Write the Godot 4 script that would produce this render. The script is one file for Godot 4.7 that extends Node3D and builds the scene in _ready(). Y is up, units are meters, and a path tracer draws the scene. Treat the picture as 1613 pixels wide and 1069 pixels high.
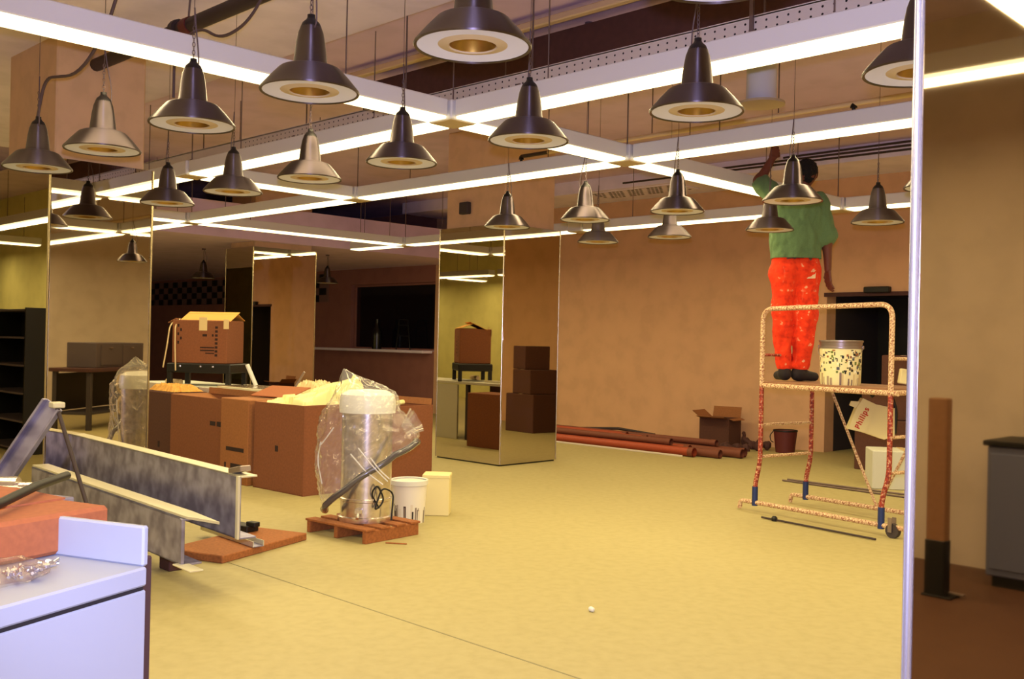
extends Node3D
# World frame: x = b (along the far wall), y = height, z = -a (a = distance towards the far wall). Metres.

var M := {}
var taken := {}

func _ready() -> void:
	seed(7)
	make_camera_and_light()
	make_materials()
	room_shell()
	ceiling_services()
	light_grid()
	pendants()
	mirror_columns()
	scaffold_area()
	worker()
	pot_on_pallet()
	cardboard_boxes()
	worktable()
	steel_members()
	front_counter()
	far_wall_clutter()
	seen_in_mirrors()

func P(b: float, h: float, a: float) -> Vector3:
	return Vector3(b, h, -a)

# ------------------------------------------------------------------ camera, sky, flash
func make_camera_and_light() -> void:
	var cam := Camera3D.new()
	cam.name = "camera"
	cam.fov = 37.288
	cam.near = 0.05
	cam.far = 100.0
	cam.transform = Transform3D(Basis(Vector3(0.7109144, 0.021641, -0.7029455), Vector3(-0.01376104, 0.99976313, 0.01686183), Vector3(0.7031439, -0.00231405, 0.71104381)), Vector3(0, 1.30, 0))
	add_child(cam)
	cam.current = true
	var we := WorldEnvironment.new()
	we.name = "environment"
	var e := Environment.new()
	e.background_mode = Environment.BG_COLOR
	e.background_color = Color(0.02, 0.015, 0.015)
	e.tonemap_mode = Environment.TONE_MAPPER_LINEAR
	e.tonemap_exposure = 1.0
	e.sdfgi_enabled = true
	e.ssao_enabled = true
	e.ssil_enabled = true
	we.environment = e
	add_child(we)
	# the camera's own flash, just above the lens
	var fl := SpotLight3D.new()
	fl.name = "camera_flash"
	fl.light_color = Color(0.76, 0.77, 1.0)
	fl.light_energy = 13.0
	fl.light_size = 0.025
	fl.spot_angle = 42.0
	fl.spot_angle_attenuation = 0.6
	fl.spot_range = 40.0
	fl.spot_attenuation = 2.0
	fl.shadow_enabled = true
	add_child(fl)
	fl.transform = Transform3D(cam.transform.basis, Vector3(-0.03, 1.39, -0.02))

# ------------------------------------------------------------------ naming
func numbered(n: String) -> String:
	if not taken.has(n):
		taken[n] = 0
		return n
	taken[n] += 1
	return "%s_%03d" % [n, taken[n]]

func tag(o: Node, label: String, category: String, group := "", kind := "") -> Node:
	if label != "": o.set_meta("label", label)
	if category != "": o.set_meta("category", category)
	if group != "": o.set_meta("group", group)
	if kind != "": o.set_meta("kind", kind)
	return o

func thing(n: String, label: String, category: String, at := Vector3.ZERO, turn := 0.0, group := "") -> Node3D:
	var o := Node3D.new()
	o.name = numbered(n)
	add_child(o)
	o.position = at
	o.rotation.y = turn
	tag(o, label, category, group)
	return o

func part(parent: Node, n: String, mesh: Mesh, mat: Material, xf := Transform3D.IDENTITY) -> MeshInstance3D:
	var o := MeshInstance3D.new()
	o.name = numbered(n) if parent == self else n
	o.mesh = mesh
	o.material_override = mat
	o.transform = xf
	parent.add_child(o, true)
	return o

func single(n: String, mesh: Mesh, mat: Material, label: String, category: String, at := Vector3.ZERO, turn := 0.0, group := "") -> MeshInstance3D:
	var o := part(self, n, mesh, mat)
	o.position = at
	o.rotation.y = turn
	tag(o, label, category, group)
	return o

func struct(n: String, mesh: Mesh, mat: Material, label: String, category: String, at := Vector3.ZERO) -> MeshInstance3D:
	var o := part(self, n, mesh, mat)
	o.position = at
	tag(o, label, category, "", "structure")
	return o

func dup(src: Node3D, n: String, label: String, at: Vector3, turn := 0.0) -> Node3D:
	var r: Node3D = src.duplicate()
	r.name = numbered(n)
	add_child(r)
	r.position = at
	r.rotation.y = turn
	r.set_meta("label", label)
	return r

# ------------------------------------------------------------------ mesh builder
class MB:
	var st := SurfaceTool.new()
	func _init() -> void:
		st.begin(Mesh.PRIMITIVE_TRIANGLES)
	func tri(a: Vector3, b: Vector3, c: Vector3, na: Vector3, nb: Vector3, nc: Vector3, ua := Vector2.ZERO, ub := Vector2.ZERO, uc := Vector2.ZERO) -> void:
		var g := (c - a).cross(b - a)
		if g.length_squared() < 1e-16: return
		if g.dot(na + nb + nc) < 0.0:
			var t := b; b = c; c = t
			var tn := nb; nb = nc; nc = tn
			var tu := ub; ub = uc; uc = tu
		st.set_normal(na); st.set_uv(ua); st.add_vertex(a)
		st.set_normal(nb); st.set_uv(ub); st.add_vertex(b)
		st.set_normal(nc); st.set_uv(uc); st.add_vertex(c)
	func quad(a: Vector3, b: Vector3, c: Vector3, d: Vector3, n: Vector3) -> void:
		tri(a, b, c, n, n, n, Vector2(0, 1), Vector2(1, 1), Vector2(1, 0))
		tri(a, c, d, n, n, n, Vector2(0, 1), Vector2(1, 0), Vector2(0, 0))
	func box(c: Vector3, s: Vector3, bev := 0.0, bs := Basis.IDENTITY) -> MB:
		var h := s * 0.5
		bev = minf(bev, minf(h.x, minf(h.y, h.z)) * 0.9)
		for ax in 3:
			var u := (ax + 1) % 3
			var v := (ax + 2) % 3
			for sg in [-1.0, 1.0]:
				var pts := []
				for q in [[-1, -1], [1, -1], [1, 1], [-1, 1]]:
					var p := Vector3.ZERO
					p[ax] = sg * h[ax]
					p[u] = q[0] * (h[u] - bev)
					p[v] = q[1] * (h[v] - bev)
					pts.append(c + bs * p)
				var n := Vector3.ZERO
				n[ax] = sg
				quad(pts[0], pts[1], pts[2], pts[3], (bs * n).normalized())
			if bev > 0.0:
				for su in [-1.0, 1.0]:
					for sv in [-1.0, 1.0]:
						var pp := []
						for q in [[0, -1], [0, 1], [1, 1], [1, -1]]:
							var p := Vector3.ZERO
							p[ax] = q[1] * (h[ax] - bev)
							p[u] = su * (h[u] - (bev if q[0] == 1 else 0.0))
							p[v] = sv * (h[v] - (0.0 if q[0] == 1 else bev))
							pp.append(c + bs * p)
						var n2 := Vector3.ZERO
						n2[u] = su; n2[v] = sv
						quad(pp[0], pp[1], pp[2], pp[3], (bs * n2).normalized())
		if bev > 0.0:
			for sx in [-1.0, 1.0]:
				for sy in [-1.0, 1.0]:
					for sz in [-1.0, 1.0]:
						var n3 := (bs * Vector3(sx, sy, sz)).normalized()
						var a := c + bs * Vector3(sx * h.x, sy * (h.y - bev), sz * (h.z - bev))
						var b := c + bs * Vector3(sx * (h.x - bev), sy * h.y, sz * (h.z - bev))
						var d := c + bs * Vector3(sx * (h.x - bev), sy * (h.y - bev), sz * h.z)
						tri(a, b, d, n3, n3, n3)
		return self
	func span(lo: Vector3, hi: Vector3, bev := 0.0) -> MB:
		var l := Vector3(minf(lo.x, hi.x), minf(lo.y, hi.y), minf(lo.z, hi.z))
		var g := Vector3(maxf(lo.x, hi.x), maxf(lo.y, hi.y), maxf(lo.z, hi.z))
		return box((l + g) * 0.5, g - l, bev)
	func tube(pts: Array, r: float, sides := 10, caps := true, r_end := -1.0) -> MB:
		var n := pts.size()
		var rings := []
		var norms := []
		var up := Vector3(0.123, 0.98, 0.156).normalized()
		var t0: Vector3 = (pts[1] - pts[0]).normalized()
		if absf(t0.dot(up)) > 0.95: up = Vector3(1, 0.1, 0.05).normalized()
		var x := t0.cross(up).normalized()
		for i in n:
			var t: Vector3
			if i == 0: t = pts[1] - pts[0]
			elif i == n - 1: t = pts[n - 1] - pts[n - 2]
			else: t = (pts[i + 1] - pts[i]).normalized() + (pts[i] - pts[i - 1]).normalized()
			t = t.normalized()
			x = (x - t * x.dot(t)).normalized()
			var y := t.cross(x)
			var rr := r if r_end < 0.0 else lerpf(r, r_end, float(i) / (n - 1))
			var ring := []
			var nn := []
			for k in sides:
				var a := TAU * k / sides
				var d := x * cos(a) + y * sin(a)
				ring.append(pts[i] + d * rr)
				nn.append(d)
			rings.append(ring); norms.append(nn)
		for i in n - 1:
			for k in sides:
				var k2 := (k + 1) % sides
				tri(rings[i][k], rings[i][k2], rings[i + 1][k2], norms[i][k], norms[i][k2], norms[i + 1][k2])
				tri(rings[i][k], rings[i + 1][k2], rings[i + 1][k], norms[i][k], norms[i + 1][k2], norms[i + 1][k])
		if caps:
			for e in [0, n - 1]:
				var nc: Vector3 = (pts[0] - pts[1]).normalized() if e == 0 else (pts[n - 1] - pts[n - 2]).normalized()
				for k in sides:
					tri(pts[e], rings[e][k], rings[e][(k + 1) % sides], nc, nc, nc)
		return self
	# profile: Vector2(radius, y); the outside lies to the right of the direction of travel when travelling upward at +r
	func lathe(prof: Array, segs := 32, at := Vector3.ZERO, flip := false) -> MB:
		var n := prof.size()
		var sn := []
		var ylo := 1e9
		var yhi := -1e9
		for q in prof:
			ylo = minf(ylo, q.y)
			yhi = maxf(yhi, q.y)
		for i in n - 1:
			var d: Vector2 = prof[i + 1] - prof[i]
			var q := Vector2(d.y, -d.x).normalized()
			sn.append(-q if flip else q)
		for i in n - 1:
			var n0: Vector2 = sn[i]
			var n1: Vector2 = sn[i]
			if i > 0 and sn[i - 1].dot(sn[i]) > 0.7: n0 = (sn[i - 1] + sn[i]).normalized()
			if i < n - 2 and sn[i + 1].dot(sn[i]) > 0.7: n1 = (sn[i + 1] + sn[i]).normalized()
			for k in segs:
				var a0 := TAU * k / segs
				var a1 := TAU * (k + 1) / segs
				var c0 := Vector3(cos(a0), 0, sin(a0))
				var c1 := Vector3(cos(a1), 0, sin(a1))
				var p00: Vector3 = at + c0 * prof[i].x + Vector3(0, prof[i].y, 0)
				var p01: Vector3 = at + c1 * prof[i].x + Vector3(0, prof[i].y, 0)
				var p10: Vector3 = at + c0 * prof[i + 1].x + Vector3(0, prof[i + 1].y, 0)
				var p11: Vector3 = at + c1 * prof[i + 1].x + Vector3(0, prof[i + 1].y, 0)
				var m00 := c0 * n0.x + Vector3(0, n0.y, 0)
				var m01 := c1 * n0.x + Vector3(0, n0.y, 0)
				var m10 := c0 * n1.x + Vector3(0, n1.y, 0)
				var m11 := c1 * n1.x + Vector3(0, n1.y, 0)
				var u0 := float(k) / segs
				var u1 := float(k + 1) / segs
				var v0: float = 1.0 - (prof[i].y - ylo) / maxf(yhi - ylo, 1e-6)
				var v1: float = 1.0 - (prof[i + 1].y - ylo) / maxf(yhi - ylo, 1e-6)
				tri(p00, p01, p11, m00, m01, m11, Vector2(u0, v0), Vector2(u1, v0), Vector2(u1, v1))
				tri(p00, p11, p10, m00, m11, m10, Vector2(u0, v0), Vector2(u1, v1), Vector2(u0, v1))
		return self
	# extrude a polygon (XY) from z0 to z1
	func prism(poly: Array, z0: float, z1: float) -> MB:
		var pv := PackedVector2Array(poly)
		var idx := Geometry2D.triangulate_polygon(pv)
		for i in range(0, idx.size(), 3):
			for zz in [z0, z1]:
				var nz := Vector3(0, 0, signf(zz - (z0 + z1) * 0.5))
				tri(Vector3(pv[idx[i]].x, pv[idx[i]].y, zz), Vector3(pv[idx[i + 1]].x, pv[idx[i + 1]].y, zz), Vector3(pv[idx[i + 2]].x, pv[idx[i + 2]].y, zz), nz, nz, nz)
		var cw := 1.0 if Geometry2D.is_polygon_clockwise(pv) else -1.0
		for i in pv.size():
			var a := pv[i]
			var b := pv[(i + 1) % pv.size()]
			var d := (b - a).normalized()
			var nn := Vector3(-d.y, d.x, 0) * cw
			quad(Vector3(a.x, a.y, z0), Vector3(b.x, b.y, z0), Vector3(b.x, b.y, z1), Vector3(a.x, a.y, z1), nn)
		return self
	# smooth grid of points [row][col]
	func grid(rows: Array, wrap := false) -> MB:
		var R := rows.size()
		var C: int = rows[0].size()
		var nrm := []
		for i in R:
			var line := []
			for k in C:
				var a: Vector3 = rows[mini(i + 1, R - 1)][k] - rows[maxi(i - 1, 0)][k]
				var kp := (k + 1) % C if wrap else mini(k + 1, C - 1)
				var km := (k - 1 + C) % C if wrap else maxi(k - 1, 0)
				var b: Vector3 = rows[i][kp] - rows[i][km]
				var n := a.cross(b)
				line.append(n.normalized() if n.length() > 1e-9 else Vector3.UP)
			nrm.append(line)
		for i in R - 1:
			for k in (C if wrap else C - 1):
				var k2 := (k + 1) % C
				tri(rows[i][k], rows[i][k2], rows[i + 1][k2], nrm[i][k], nrm[i][k2], nrm[i + 1][k2], Vector2(float(k) / C, float(i) / R), Vector2(float(k + 1) / C, float(i) / R), Vector2(float(k + 1) / C, float(i + 1) / R))
				tri(rows[i][k], rows[i + 1][k2], rows[i + 1][k], nrm[i][k], nrm[i + 1][k2], nrm[i + 1][k], Vector2(float(k) / C, float(i) / R), Vector2(float(k + 1) / C, float(i + 1) / R), Vector2(float(k) / C, float(i + 1) / R))
		return self
	func done() -> ArrayMesh:
		return st.commit()

func bx(s: Vector3, bev := 0.0, c := Vector3.ZERO) -> ArrayMesh:
	return MB.new().box(c, s, bev).done()

func sp(lo: Vector3, hi: Vector3, bev := 0.0) -> ArrayMesh:
	return MB.new().span(lo, hi, bev).done()

func arc_path(pts: Array, r: float, steps := 6) -> Array:
	# polyline with rounded corners
	var out := [pts[0]]
	for i in range(1, pts.size() - 1):
		var a: Vector3 = pts[i - 1]
		var b: Vector3 = pts[i]
		var c: Vector3 = pts[i + 1]
		var q := minf(r, minf((a - b).length(), (c - b).length()) * 0.45)
		var p0 := b + (a - b).normalized() * q
		var p2 := b + (c - b).normalized() * q
		for k in steps + 1:
			var t := float(k) / steps
			out.append(p0.lerp(b, t).lerp(b.lerp(p2, t), t))
	out.append(pts[-1])
	return out

# ------------------------------------------------------------------ signed-distance bodies (surface nets)
# bone: [a, b, ra, rb]; joined with a smooth minimum of width k
func nets(bones: Array, cell: float, k: float, wob := 0.0, wfreq := 20.0) -> ArrayMesh:
	var lo := Vector3.ONE * 1e9
	var hi := Vector3.ONE * -1e9
	for b in bones:
		var rr: float = maxf(b[2], b[3]) + k + cell * 2.0
		for q in [b[0], b[1]]:
			lo = lo.min(q - Vector3.ONE * rr)
			hi = hi.max(q + Vector3.ONE * rr)
	var nx := int((hi.x - lo.x) / cell) + 2
	var ny := int((hi.y - lo.y) / cell) + 2
	var nz := int((hi.z - lo.z) / cell) + 2
	var f := PackedFloat32Array()
	f.resize(nx * ny * nz)
	f.fill(1.0)
	for b in bones:
		var rr: float = maxf(b[2], b[3]) + k + cell * 2.0
		var l: Vector3 = ((b[0].min(b[1]) - Vector3.ONE * rr) - lo) / cell
		var g: Vector3 = ((b[0].max(b[1]) + Vector3.ONE * rr) - lo) / cell
		var a: Vector3 = b[0]
		var d: Vector3 = b[1] - b[0]
		var dd := maxf(d.length_squared(), 1e-9)
		var ra: float = b[2]
		var rb: float = b[3]
		for z in range(maxi(0, int(l.z)), mini(nz, int(g.z) + 1)):
			for y in range(maxi(0, int(l.y)), mini(ny, int(g.y) + 1)):
				var base := (z * ny + y) * nx
				for x in range(maxi(0, int(l.x)), mini(nx, int(g.x) + 1)):
					var p := lo + Vector3(x, y, z) * cell - a
					var t := clampf(p.dot(d) / dd, 0.0, 1.0)
					var v := (p - d * t).length() - lerpf(ra, rb, t)
					var o := f[base + x]
					var h := maxf(k - absf(v - o), 0.0) / k
					f[base + x] = minf(v, o) - h * h * k * 0.25
	if wob > 0.0:
		var nz_ := FastNoiseLite.new()
		nz_.seed = 5
		nz_.frequency = wfreq
		for z in nz:
			for y in ny:
				for x in nx:
					var i := (z * ny + y) * nx + x
					if absf(f[i]) < cell * 3.0:
						var p := lo + Vector3(x, y, z) * cell
						f[i] += nz_.get_noise_3d(p.x, p.y * 0.6, p.z) * wob
	var vid := {}
	var verts := PackedVector3Array()
	var nrm := PackedVector3Array()
	var idx := PackedInt32Array()
	var sx := 1
	var sy := nx
	var sz := nx * ny
	for z in nz - 1:
		for y in ny - 1:
			for x in nx - 1:
				var i := z * sz + y * sy + x
				var c := [f[i], f[i + 1], f[i + sy], f[i + sy + 1], f[i + sz], f[i + sz + 1], f[i + sz + sy], f[i + sz + sy + 1]]
				var neg := 0
				for q in c:
					if q < 0.0: neg += 1
				if neg == 0 or neg == 8: continue
				var s := Vector3.ZERO
				var m := 0
				for e in [[0, 1], [2, 3], [4, 5], [6, 7], [0, 2], [1, 3], [4, 6], [5, 7], [0, 4], [1, 5], [2, 6], [3, 7]]:
					var v0: float = c[e[0]]
					var v1: float = c[e[1]]
					if (v0 < 0.0) != (v1 < 0.0):
						var t := v0 / (v0 - v1)
						var p0 := Vector3(e[0] & 1, (e[0] >> 1) & 1, (e[0] >> 2) & 1)
						var p1 := Vector3(e[1] & 1, (e[1] >> 1) & 1, (e[1] >> 2) & 1)
						s += p0.lerp(p1, t)
						m += 1
				vid[i] = verts.size()
				verts.append(lo + (Vector3(x, y, z) + s / m) * cell)
				nrm.append(Vector3(c[1] + c[3] + c[5] + c[7] - c[0] - c[2] - c[4] - c[6], c[2] + c[3] + c[6] + c[7] - c[0] - c[1] - c[4] - c[5], c[4] + c[5] + c[6] + c[7] - c[0] - c[1] - c[2] - c[3]).normalized())
	for i in vid:
		for ax in 3:
			var s0: int = [sx, sy, sz][ax]
			var s1: int = [sy, sz, sx][ax]
			var s2: int = [sz, sx, sy][ax]
			if (f[i] < 0.0) == (f[i + s0] < 0.0): continue
			if not (vid.has(i - s1) and vid.has(i - s2) and vid.has(i - s1 - s2)): continue
			var a: int = vid[i]
			var b: int = vid[i - s1]
			var c2: int = vid[i - s1 - s2]
			var d2: int = vid[i - s2]
			var g := (verts[c2] - verts[a]).cross(verts[b] - verts[a])
			if g.dot(nrm[a] + nrm[c2]) > 0.0:
				idx.append_array(PackedInt32Array([a, b, c2, a, c2, d2]))
			else:
				idx.append_array(PackedInt32Array([a, c2, b, a, d2, c2]))
	var arr := []
	arr.resize(Mesh.ARRAY_MAX)
	arr[Mesh.ARRAY_VERTEX] = verts
	arr[Mesh.ARRAY_NORMAL] = nrm
	arr[Mesh.ARRAY_INDEX] = idx
	var am := ArrayMesh.new()
	am.add_surface_from_arrays(Mesh.PRIMITIVE_TRIANGLES, arr)
	return am

# ------------------------------------------------------------------ materials
func noise_tex(freq: float, sd: int, cols: Array, offs: Array, size := 256, octaves := 4) -> NoiseTexture2D:
	var n := FastNoiseLite.new()
	n.seed = sd
	n.noise_type = FastNoiseLite.TYPE_SIMPLEX_SMOOTH
	n.frequency = freq
	n.fractal_octaves = octaves
	var t := NoiseTexture2D.new()
	t.width = size
	t.height = size
	t.seamless = true
	t.noise = n
	var g := Gradient.new()
	g.offsets = PackedFloat32Array(offs)
	g.colors = PackedColorArray(cols)
	t.color_ramp = g
	return t

func mat(n: String, c: Color, rough := 0.7, metal := 0.0, tex: Texture2D = null, scale := 1.0, world := true) -> StandardMaterial3D:
	var m := StandardMaterial3D.new()
	m.resource_name = n
	m.albedo_color = c
	m.roughness = rough
	m.metallic = metal
	if tex:
		m.albedo_texture = tex
		m.uv1_triplanar = true
		m.uv1_world_triplanar = world
		m.uv1_scale = Vector3.ONE * scale
	M[n] = m
	return m

func W(v: float) -> Color:
	return Color(v, v, v)

func make_materials() -> void:
	var mottle := noise_tex(0.012, 3, [W(0.955), W(0.985), W(1.0)], [0.25, 0.5, 0.8], 512, 5)
	var fine := noise_tex(0.06, 9, [W(0.93), W(1.0)], [0.2, 0.8], 256, 3)
	var dirt := noise_tex(0.02, 21, [Color(0.955, 0.95, 0.935), Color(0.98, 0.975, 0.97), W(1.0)], [0.1, 0.4, 0.8], 512, 6)
	mat("floor", Color(0.688, 0.642, 0.445), 0.6, 0.0, dirt, 1.1)
	mat("floor_dark", Color(0.40, 0.27, 0.20), 0.6, 0.0, dirt, 0.3)
	mat("joint", Color(0.54, 0.52, 0.38), 0.9)
	mat("wall", Color(0.86, 0.68, 0.52), 0.85, 0.0, mottle, 0.35)
	mat("wall_left", Color(0.60, 0.40, 0.36), 0.85, 0.0, mottle, 0.4)
	mat("wall_pale", Color(0.95, 0.92, 0.60), 0.85, 0.0, mottle, 0.35)
	mat("wall_rear", Color(0.86, 0.80, 0.74), 0.85, 0.0, mottle, 0.35)
	mat("ceiling", Color(0.86, 0.76, 0.88), 0.9, 0.0, mottle, 0.3)
	mat("beam_pale", Color(0.94, 0.89, 0.96), 0.9, 0.0, mottle, 0.3)
	mat("beam_dark", Color(0.30, 0.17, 0.16), 0.8, 0.0, fine, 0.8)
	mat("void", Color(0.07, 0.05, 0.055), 0.9)
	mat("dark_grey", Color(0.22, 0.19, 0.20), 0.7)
	mat("black", Color(0.03, 0.025, 0.03), 0.5)
	mat("white_enamel", Color(0.86, 0.86, 0.86), 0.35)
	mat("tray", Color(0.82, 0.78, 0.74), 0.4, 0.1)
	mat("hole", Color(0.10, 0.08, 0.08), 0.9)
	var tube := mat("tube_glow", Color(1, 0.95, 0.8), 0.5)
	tube.emission_enabled = true
	tube.emission = Color(1.0, 0.93, 0.72)
	tube.emission_energy_multiplier = 3.2
	var lampm := mat("brushed_aluminium", Color(0.37, 0.33, 0.35), 0.44, 1.0)
	lampm.anisotropy_enabled = true
	lampm.anisotropy = -0.95
	lampm.metallic_specular = 0.5
	mat("lamp_cap", Color(0.10, 0.08, 0.09), 0.45, 0.4)
	mat("reflector_white", Color(0.84, 0.86, 0.94), 0.4)
	mat("ring_beige", Color(0.74, 0.66, 0.52), 0.5)
	mat("gold", Color(0.66, 0.52, 0.24), 0.3, 0.9)
	mat("wire", Color(0.34, 0.27, 0.28), 0.6)
	mat("rod", Color(0.45, 0.38, 0.36), 0.5, 0.4)
	mat("mirror", Color(0.78, 0.74, 0.68), 0.015, 1.0)
	mat("mirror_near", Color(0.76, 0.70, 0.64), 0.02, 1.0)
	mat("chrome", Color(0.80, 0.80, 0.84), 0.22, 0.9)
	mat("brass_trim", Color(0.72, 0.66, 0.52), 0.25, 0.9)
	mat("plaster", Color(0.84, 0.70, 0.56), 0.85, 0.0, mottle, 0.6)
	mat("pipe_dark", Color(0.20, 0.14, 0.14), 0.6)
	mat("pipe_pale", Color(0.82, 0.72, 0.56), 0.5)
	# scaffold paint: red oxide under cream splashes
	mat("scaffold_red", Color(1, 1, 1), 0.55, 0.0, noise_tex(0.05, 31, [Color(0.42, 0.13, 0.10), Color(0.62, 0.20, 0.14), Color(0.66, 0.26, 0.18), Color(0.85, 0.74, 0.58)], [0.25, 0.45, 0.66, 0.72], 256, 4), 3.0, false)
	mat("scaffold_splashed", Color(1, 1, 1), 0.6, 0.0, noise_tex(0.05, 33, [Color(0.46, 0.22, 0.16), Color(0.62, 0.38, 0.27), Color(0.80, 0.66, 0.50), Color(0.92, 0.84, 0.68)], [0.22, 0.33, 0.45, 0.7], 256, 4), 4.5, false)
	mat("blue_joint", Color(0.16, 0.22, 0.42), 0.5, 0.3)
	mat("rubber", Color(0.24, 0.20, 0.19), 0.7)
	mat("board", Color(0.56, 0.40, 0.28), 0.8, 0.0, dirt, 2.0)
	var pw := mat("bucket_paint", Color(1, 1, 1), 0.5)
	pw.albedo_texture = bucket_texture(Color(0.90, 0.86, 0.66), true)
	var pw2 := mat("bucket_white", Color(1, 1, 1), 0.5)
	pw2.albedo_texture = bucket_texture(Color(0.92, 0.90, 0.84), false)
	mat("tin", Color(0.62, 0.56, 0.54), 0.35, 0.8)
	mat("cardboard", Color(0.52, 0.31, 0.19), 0.9, 0.0, fine, 2.5, false)
	mat("cardboard_dark", Color(0.34, 0.20, 0.15), 0.9, 0.0, fine, 2.5, false)
	mat("cardboard_tan", Color(0.62, 0.40, 0.23), 0.9, 0.0, fine, 2.5, false)
	mat("cardboard_orange", Color(0.62, 0.35, 0.19), 0.85, 0.0, fine, 3.0, false)
	mat("cardboard_inside", Color(0.84, 0.62, 0.30), 0.9)
	mat("print", Color(0.16, 0.08, 0.07), 0.9)
	mat("tape", Color(0.86, 0.76, 0.56), 0.3)
	mat("carton_white", Color(0.90, 0.85, 0.62), 0.7)
	mat("print_red", Color(0.75, 0.12, 0.08), 0.7)
	var foam := mat("foam", Color(0.95, 0.92, 0.66), 0.9)
	foam.subsurf_scatter_enabled = true
	foam.subsurf_scatter_strength = 0.1
	mat("steel", Color(0.90, 0.86, 0.84), 0.24, 0.95, noise_tex(0.02, 8, [W(0.9), W(1.0)], [0.3, 0.7], 256, 4), 3.0, false)
	mat("galvanised", Color(0.92, 0.92, 0.98), 0.42, 0.75, noise_tex(0.02, 18, [Color(0.56, 0.55, 0.64), Color(0.66, 0.65, 0.74), Color(0.76, 0.76, 0.84)], [0.25, 0.5, 0.8], 256, 3), 1.1, false)
	mat("galv_edge", Color(0.86, 0.84, 0.74), 0.4, 0.4)
	var film := mat("film", Color(0.92, 0.92, 0.94, 0.09), 0.07)
	film.transparency = BaseMaterial3D.TRANSPARENCY_ALPHA
	film.metallic_specular = 0.75
	film.cull_mode = BaseMaterial3D.CULL_DISABLED
	var hem := mat("film_hem", Color(0.30, 0.28, 0.30), 0.2)
	hem.clearcoat_enabled = true
	hem.clearcoat = 0.8
	hem.clearcoat_roughness = 0.1
	var ff := mat("film_fold", Color(0.95, 0.95, 0.97, 0.55), 0.12)
	ff.transparency = BaseMaterial3D.TRANSPARENCY_ALPHA
	mat("lid_white", Color(0.88, 0.88, 0.84), 0.35)
	mat("pallet_wood", Color(0.64, 0.38, 0.18), 0.8, 0.0, noise_tex(0.03, 55, [W(0.86), W(1.0)], [0.2, 0.8], 256, 4), 5.0, false)
	mat("timber_orange", Color(0.66, 0.40, 0.20), 0.8, 0.0, noise_tex(0.03, 56, [W(0.86), W(1.0)], [0.2, 0.8], 256, 4), 5.0, false)
	mat("counter_white", Color(0.60, 0.62, 0.68), 0.4)
	mat("counter_seam", Color(0.08, 0.06, 0.08), 0.8)
	mat("counter_end", Color(0.24, 0.14, 0.15), 0.7)
	mat("table_grey", Color(0.80, 0.80, 0.74), 0.6)
	mat("table_edge", Color(0.76, 0.70, 0.66), 0.5)
	mat("skin", Color(0.42, 0.22, 0.16), 0.6)
	mat("hair", Color(0.035, 0.025, 0.025), 0.9)
	var shirt := mat("shirt", Color(0.38, 0.50, 0.33), 0.95, 0.0, fine, 6.0, false)
	shirt.rim_enabled = true
	shirt.rim = 0.3
	mat("trousers", Color(1, 1, 1), 0.95, 0.0, noise_tex(0.014, 77, [Color(0.80, 0.16, 0.03), Color(0.92, 0.22, 0.05), Color(0.93, 0.26, 0.08), Color(0.95, 0.72, 0.55)], [0.2, 0.45, 0.78, 0.82], 512, 6), 1.7, false)
	mat("patch", Color(0.92, 0.78, 0.62), 0.9)
	mat("shoe", Color(0.12, 0.085, 0.09), 0.8)
	mat("belt", Color(0.10, 0.06, 0.06), 0.6)
	mat("pipe_copper", Color(0.66, 0.28, 0.16), 0.55, 0.2, fine, 3.0, false)
	mat("pipe_brown", Color(0.46, 0.24, 0.16), 0.7, 0.0, fine, 3.0, false)
	mat("strip_white", Color(0.85, 0.80, 0.74), 0.5)
	mat("maroon", Color(0.36, 0.12, 0.11), 0.6)
	mat("checker_dark", Color(0.035, 0.03, 0.035), 0.4)
	mat("checker_light", Color(0.50, 0.38, 0.36), 0.5)
	mat("wood_post", Color(0.58, 0.42, 0.30), 0.8, 0.0, dirt, 2.0, false)
	mat("locker", Color(0.42, 0.44, 0.56), 0.5, 0.2)
	mat("hose", Color(0.70, 0.60, 0.42), 0.6)
	mat("cabinet_grey", Color(0.36, 0.32, 0.34), 0.5, 0.2)
	var pb := mat("plastic_bag", Color(0.60, 0.45, 0.32, 0.18), 0.15)
	pb.transparency = BaseMaterial3D.TRANSPARENCY_ALPHA
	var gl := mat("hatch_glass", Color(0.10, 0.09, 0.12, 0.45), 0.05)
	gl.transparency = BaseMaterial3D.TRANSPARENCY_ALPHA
	mat("bottle", Color(0.05, 0.04, 0.05), 0.25)

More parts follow.
